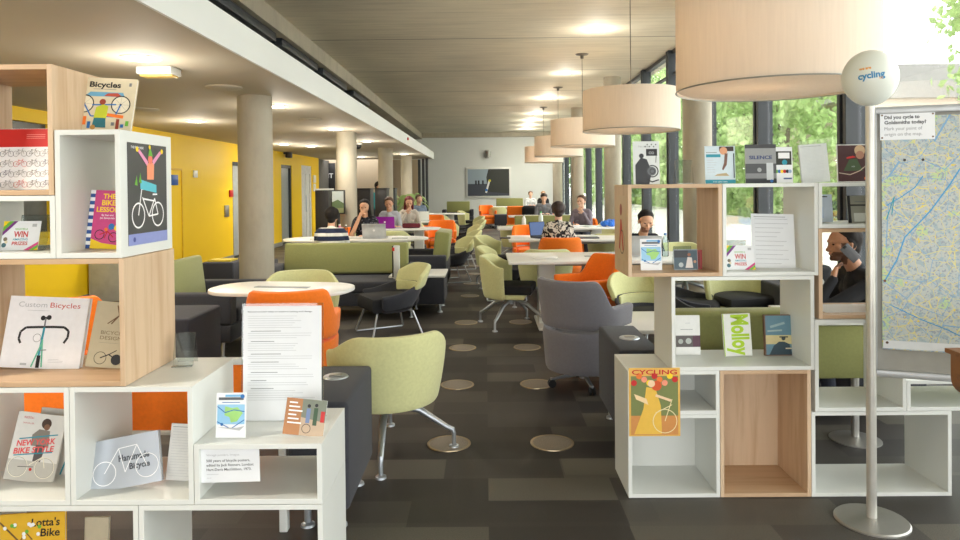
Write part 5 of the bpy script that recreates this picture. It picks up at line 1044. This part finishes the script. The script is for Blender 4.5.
# ---- balloon stand
t = thing('pole_stand', 'tall pale metal pole on a round floor plate', 'stand', (1.70, 3.03, 0))
B().lathe([(.152, 0), (.152, .006), (.146, .012), (.028, .02)], n=48).obj('base_plate', satin, t)
B().tube([(0, 0, .012), (0, 0, 1.0), (0, 0, 1.84)], [.021, .020, .019], 20).obj('pole', mat('pole_pale_metal', S(196, 194, 186), .35, .5), t)
t = thing('balloon', 'white balloon printed with the word cycling on top of the pole', 'balloon', (1.70, 3.03, 1.962)); t.scale = (.9, .9, .93)
n = 40; pr = [(.002, -.142), (.012, -.136)]+[(.126*math.sin(a)*(1-.06*(1 if a < PI/2 else 0)*math.cos(a)), -math.cos(a)*(.132)) for a in [.12+(PI-.13)*k/20 for k in range(21)]]
B().lathe(pr, n=n).obj('balloon_skin', mat('balloon_rubber', S(222, 226, 216), .3, var=.01), t)
a = Art(); bl = inkc(20, 130, 180); og = inkc(240, 160, 30)
a.text('cycling', 0, -.014, .030, bl, .03, 'c', .112, 0, .09).text('we are', -.052, .024, .014, og, .03, 'l', .05, 0, .09).text('UK', .032, -.020, .010, og, .03, 'l', .016, 0, .09)
for v in a.b.bm.verts: v.co.y = -math.sqrt(max(0, 1-(v.co.x/.1262)**2-(v.co.z/.132)**2))*.1262-.0012
o = a.obj(t, 'lettering'); o.rotation_euler = (0, 0, -.45); 
# ---- map board
def map_mat():
    m, nt, b, out = newmat('street_map_print'); tc = N(nt, 'ShaderNodeTexCoord'); base = None
    def vor(sc, w_, rnd=1.0, dist=True):
        v = N(nt, 'ShaderNodeTexVoronoi', feature='DISTANCE_TO_EDGE'); v.inputs['Scale'].default_value = sc; nt.links.new(tc.outputs['Object'], v.inputs[0])
        l = N(nt, 'ShaderNodeMath', operation='LESS_THAN'); l.inputs[1].default_value = w_; nt.links.new(v.outputs[0], l.inputs[0]); return l.outputs[0]
    def noi(sc, th, det=3, off=0):
        mp = N(nt, 'ShaderNodeMapping'); mp.inputs['Location'].default_value = (off, off, off); nt.links.new(tc.outputs['Object'], mp.inputs[0])
        v = N(nt, 'ShaderNodeTexNoise', i={'Scale': sc, 'Detail': det}); nt.links.new(mp.outputs[0], v.inputs[0]); l = N(nt, 'ShaderNodeMath', operation='GREATER_THAN'); l.inputs[1].default_value = th; nt.links.new(v.outputs[0], l.inputs[0]); return l.outputs[0]
    col = None
    def over(c, f):
        nonlocal col
        x = N(nt, 'ShaderNodeMix', data_type='RGBA'); x.inputs[7].default_value = c; nt.links.new(f, x.inputs[0])
        if col is None: x.inputs[6].default_value = S(184, 190, 184)
        else: nt.links.new(col, x.inputs[6])
        col = x.outputs[2]
    over(S(160, 176, 180), noi(38, .55)); over(S(182, 204, 150), noi(9, .60, 4, 3)); over(S(150, 158, 166), noi(90, .58, 2, 5)); over(S(130, 170, 196), vor(30, .010)); over(S(216, 206, 130), vor(22, .022)); over(S(232, 206, 60), noi(60, .68, 2, 9)); over(S(120, 164, 200), vor(6, .006))
    nt.links.new(col, b.inputs['Base Color']); b.inputs['Roughness'].default_value = .45; return m
t = thing('map_board', 'large grey-framed notice board carrying a city street map at the right edge', 'notice board', (1.715, 3.07, 0), -.33)
zb, zt, bw = .635, 1.838, .98
B().box(0.01, bw-.01, .008, .03, zb+.01, zt-.01).obj('backing_board', mat('pinboard_grey', S(150, 148, 140), .8), t, smooth=False)
b = B(); fr = .032
for q in ((0, bw, zb, zb+fr), (0, bw, zt-fr, zt), (0, fr, zb, zt), (bw-fr, bw, zb, zt)): b.box(q[0], q[1], -.008, .034, q[2], q[3], .006)
b.obj('frame', mat('board_frame_grey', S(176, 178, 178), .4, .4), t)
s = B().box(.052, .93, .002, .0045, zb+.125, zt-.045).obj('street_map', map_mat(), t, smooth=False)
a = Art(); riv = inkc(70, 150, 200)
a.path([(.06, 1.06), (.11, 1.16), (.14, 1.26), (.20, 1.33), (.24, 1.38), (.31, 1.49), (.36, 1.58), (.40, 1.66)], .006, riv).path([(.07, 1.40), (.13, 1.44), (.18, 1.48), (.21, 1.53)], .0045, riv).path([(.5, .80), (.46, .95), (.52, 1.1), (.62, 1.16), (.8, 1.2)], .006, riv).path([(.08, .96), (.2, .90), (.3, .86), (.42, .80)], .004, riv).path([(.09, 1.36), (.10, 1.44), (.07, 1.34)], .004, teal)
a.rect(.055, .765, .90, .80, inkc(214, 216, 216)).poly([(.36, 1.18), (.44, 1.18), (.435, 1.30), (.40, 1.34), (.36, 1.29)], W_)
for k in range(4): a.rect(.375+k*.014, 1.19, .377+k*.014, 1.29, GR)
for x, z, c in ((.40, 1.31, inkc(40, 160, 80)), (.42, 1.40, red), (.062, 1.065, inkc(110, 70, 40)), (.21, 1.60, inkc(60, 50, 40)), (.07, .79, inkc(90, 60, 40)), (.30, .775, K), (.36, 1.62, inkc(60, 60, 60)), (.14, 1.60, inkc(60, 50, 40))): a.disc(x, z, .006, c, 10)
a.obj(s, 'map_print', (0, 0.002, 0))
n = B().box(.045, .255, -.002, .001, 1.69, 1.81).obj('question_sign', paper, t, smooth=False)
a = Art(); a.text('Did you cycle to', .062, 1.783, .015, inkc(56, 58, 62), .03, 'l', .135).text('Goldsmiths today?', .062, 1.76, .015, inkc(56, 58, 62), .03, 'l', .16).text('Mark your point of', .062, 1.733, .015, inkc(150, 152, 156), .0, 'l', .145).text('origin on the map.', .062, 1.708, .015, inkc(150, 152, 156), .0, 'l', .145)
for x, z in ((.053, 1.80), (.247, 1.80), (.053, 1.70), (.247, 1.70)): a.disc(x, z, .004, inkc(110, 70, 40), 10)
a.obj(n, 'lettering', (0, -.002, 0))
for x in (.62, .92):
    b = B(); b.tube([(x, .045, 0.02), (x, .045, zt-.1)], .012); b.tube([(x, -.2, .012), (x, .3, .012)], .013); b.obj('leg', satin, t)
# ---- wooden lectern corner at the right edge
t = thing('lectern', 'brown wooden lectern shelf cut off by the right edge of the picture', 'lectern', (1.85, 2.18, -.02), 0)
pts = [(-.30, .96), (.30, .96), (.30, .80), (-.22, .80)]+[(-.22-.06*math.sin(k*PI/12), .86-.06*math.cos(k*PI/12)) for k in range(1, 7)]+[(-.28, .945), (-.30, .945)]
b = B(); b.prism([(x, z) for x, z in pts], -.14, .14); 
for v in b.bm.verts: v.co = Vector((v.co.x, v.co.z, v.co.y))
b.obj('reading_shelf', walnut, t); B().box(.05, .13, -.04, .04, .03, .80).obj('post', walnut, t); B().box(-.06, .26, -.16, .16, 0, .03, .004).obj('base', walnut, t)
# ================================================================ outside
g = B().box(XW+.3, 90, -20, 110, -.3, -.05).obj('pavement', mat('pale_paving', S(208, 204, 196), .8, var=.06, scale=(.6, .6, .6))); struct(g); g.name = 'ground'
def tree(lab, x, y, h, rad, n, ls, seed, zc=None, trunk=True, group='trees outside the windows', dens=1.0, lm=0):
    R = random.Random(seed); t = thing('tree', lab, 'tree', (x, y, -.05), 0, group); zc = zc or h*.62
    b = B(); b.tube([(0, 0, 0), (R.uniform(-.1, .1), .05, zc*.5), (R.uniform(-.3, .3), 0, zc), (0, 0, h*.9)], [.16, .13, .09, .03], 10)
    tips = []
    for k in range(14):
        a = R.uniform(0, 2*PI); z = R.uniform(zc*.45, h*.8); L = rad*R.uniform(.5, .95); e = Vector((math.cos(a)*L, math.sin(a)*L, min(h*.95, z+L*R.uniform(.2, .8)))); b.tube([(0, 0, z), tuple(Vector((0, 0, z)).lerp(e, .5)+Vector((0, 0, .1))), tuple(e)], [.06, .035, .012], 6); tips.append(e)
    b.obj('trunk', barkm, t)
    b = B(); cl = []
    for k in range(int(60*dens)):
        u = Vector((R.gauss(0, 1), R.gauss(0, 1), R.gauss(0, 1))).normalized()*R.uniform(.35, 1); cl.append(Vector((u.x*rad, u.y*rad, zc+u.z*(h-zc))))
    cl += tips
    for k in range(n):
        c = R.choice(cl)+Vector((R.gauss(0, 1), R.gauss(0, 1), R.gauss(0, .8)))*rad*.13; q = Euler((R.uniform(0, 6), R.uniform(0, 6), R.uniform(0, 6))).to_matrix(); s = ls*R.uniform(.6, 1.3)
        vs = [b.bm.verts.new(c+q @ Vector(p)*s) for p in ((-.5, 0, 0), (0, -.32, .05), (.55, 0, 0), (0, .32, .05))]; b.bm.faces.new(vs).material_index = 0 if R.random() < .8 else 1
    b.mats = [leafm[lm], leafm[(lm+1) % 3]]; me = bpy.data.meshes.new('foliage'); b.bm.to_mesh(me); b.bm.free()
    for m in b.mats: me.materials.append(m)
    o = bpy.data.objects.new('foliage', me); COL.objects.link(o); o.parent = t; return t
tree('leafy tree close outside the window at the upper right corner', 10.6, 12.8, 7.2, 1.75, 8000, .17, 1, zc=4.6)
tree('broad leafy tree outside, seen between the big pendant lamp and the balloon', 11.9, 27.5, 8.0, 3.3, 5200, .34, 2, zc=4.0, dens=1.4)
tree('broad leafy tree outside, right behind the Silence magazine', 13.0, 36, 9.0, 4.2, 5000, .42, 3, zc=4.4, dens=1.4, lm=1)
tree('leafy tree outside left of the nearest window column', 13.0, 46, 10, 4.8, 5500, .45, 4, zc=5, dens=1.2)
tree('leafy tree outside behind the second pendant lamp', 12.0, 58, 12, 5.5, 7500, .55, 5, zc=6, dens=1.2, lm=1)
tree('tall leafy tree far outside beyond the row of pendant lamps', 11.5, 72, 14, 7, 9000, .7, 6, zc=7)
0 and tree('x', 20, 30, 7.0, 3.6, 8000, .36, 8, zc=3.4, lm=2)
def hedge(lab, x, y0, y1, h, seed, w=1.6):
    R = random.Random(seed); t = thing('hedge', lab, 'hedge', (x, (y0+y1)/2, -.05), 0, 'clipped hedges outside'); L = y1-y0
    B().box(-w*.42, w*.42, -L/2, L/2, 0, h*.88, .1).obj('hedge_core', mat('hedge_inner', S(70, 92, 50), .9, var=.2), t)
    b = B()
    for k in range(int(9000)):
        f = R.choice((0, 0, 1)); c = Vector((-w*.45+R.gauss(0, .09), R.uniform(-L/2, L/2), R.uniform(.02, h*.95))) if f == 0 else Vector((R.uniform(-w/2, w/2), R.uniform(-L/2, L/2), h*.9+R.gauss(0, .09)))
        q = Euler((R.uniform(0, 6), R.uniform(0, 6), R.uniform(0, 6))).to_matrix(); s = .24*R.uniform(.6, 1.3); vs = [b.bm.verts.new(c+q @ Vector(p)*s) for p in ((-.5, 0, 0), (0, -.32, .05), (.55, 0, 0), (0, .32, .05))]; b.bm.faces.new(vs)
    me = bpy.data.meshes.new('foliage'); b.bm.to_mesh(me); b.bm.free(); me.materials.append(leafm[0]); o = bpy.data.objects.new('foliage', me); COL.objects.link(o); o.parent = t
hedge('clipped green hedge outside, the nearer stretch', 13.2, 16, 38, 1.7, 1); hedge('clipped green hedge outside, the farther stretch', 13.2, 38, 62, 1.9, 2)
t = thing('house', 'pale brick house with white window frames far outside above the map board', 'building', (22.3, 33, -.05))
B().box(-4.5, 5.5, 0, 8, 0, 5.6).obj('wall', mat('pale_brick', S(206, 190, 176), .85, var=.06, scale=(4, 4, 12)), t, smooth=False)
b = B(); b.prism([(-5, 5.6), (6, 5.6), (5, 7.2), (-4, 7.2)], -.3, 8.3)
for v in b.bm.verts: v.co = Vector((v.co.x, v.co.z, v.co.y))
b.obj('roof', mat('slate_roof', S(150, 148, 146), .8, var=.1, scale=(6, 6, 6)), t, smooth=False)
for i in range(4):
    for z in (.9, 3.4): w_ = B().box(-3.8+i*2.3, -2.7+i*2.3, -.05, .02, z, z+1.5, .02).obj('window', white, t); B().box(-3.7+i*2.3, -2.8+i*2.3, -.07, -.05, z+.1, z+1.4).obj('pane', mat('house_glass', S(120, 130, 136), .1), w_)
# ================================================================ light
wd = bpy.data.worlds.new('sky'); SC.world = wd; wd.use_nodes = True; nt = wd.node_tree; bg = nt.nodes['Background']
tc = N(nt, 'ShaderNodeTexCoord'); sp = N(nt, 'ShaderNodeSeparateXYZ'); nt.links.new(tc.outputs['Generated'], sp.inputs[0]); r = ramp(nt, [(0, (1, 1, .99, 1)), (.5, (1, 1, 1, 1)), (1, (1, 1, 1, 1))]); nt.links.new(sp.outputs[2], r.inputs[0]); nt.links.new(r.outputs[0], bg.inputs[0]); bg.inputs[1].default_value = WORLD
def portal(loc, rot, sx, sy):
    l = bpy.data.lights.new('window_portal', 'AREA'); l.shape = 'RECTANGLE'; l.size = sx; l.size_y = sy; l.cycles.is_portal = True
    o = bpy.data.objects.new('window_portal', l); COL.objects.link(o); o.location = loc; o.rotation_euler = rot; return o
portal((XW+.12, 15, 2.03), (0, PI/2, 0), 4.0, 35); portal(((-3.0+XW)/2, YB-.15, 1.2), (PI/2, 0, 0), 6.6, 2.4)
SC.view_settings.view_transform = 'Standard'; SC.view_settings.look = 'None'; SC.view_settings.gamma = 1; SC.view_settings.use_curve_mapping = False; SC.view_settings.exposure = EXPO
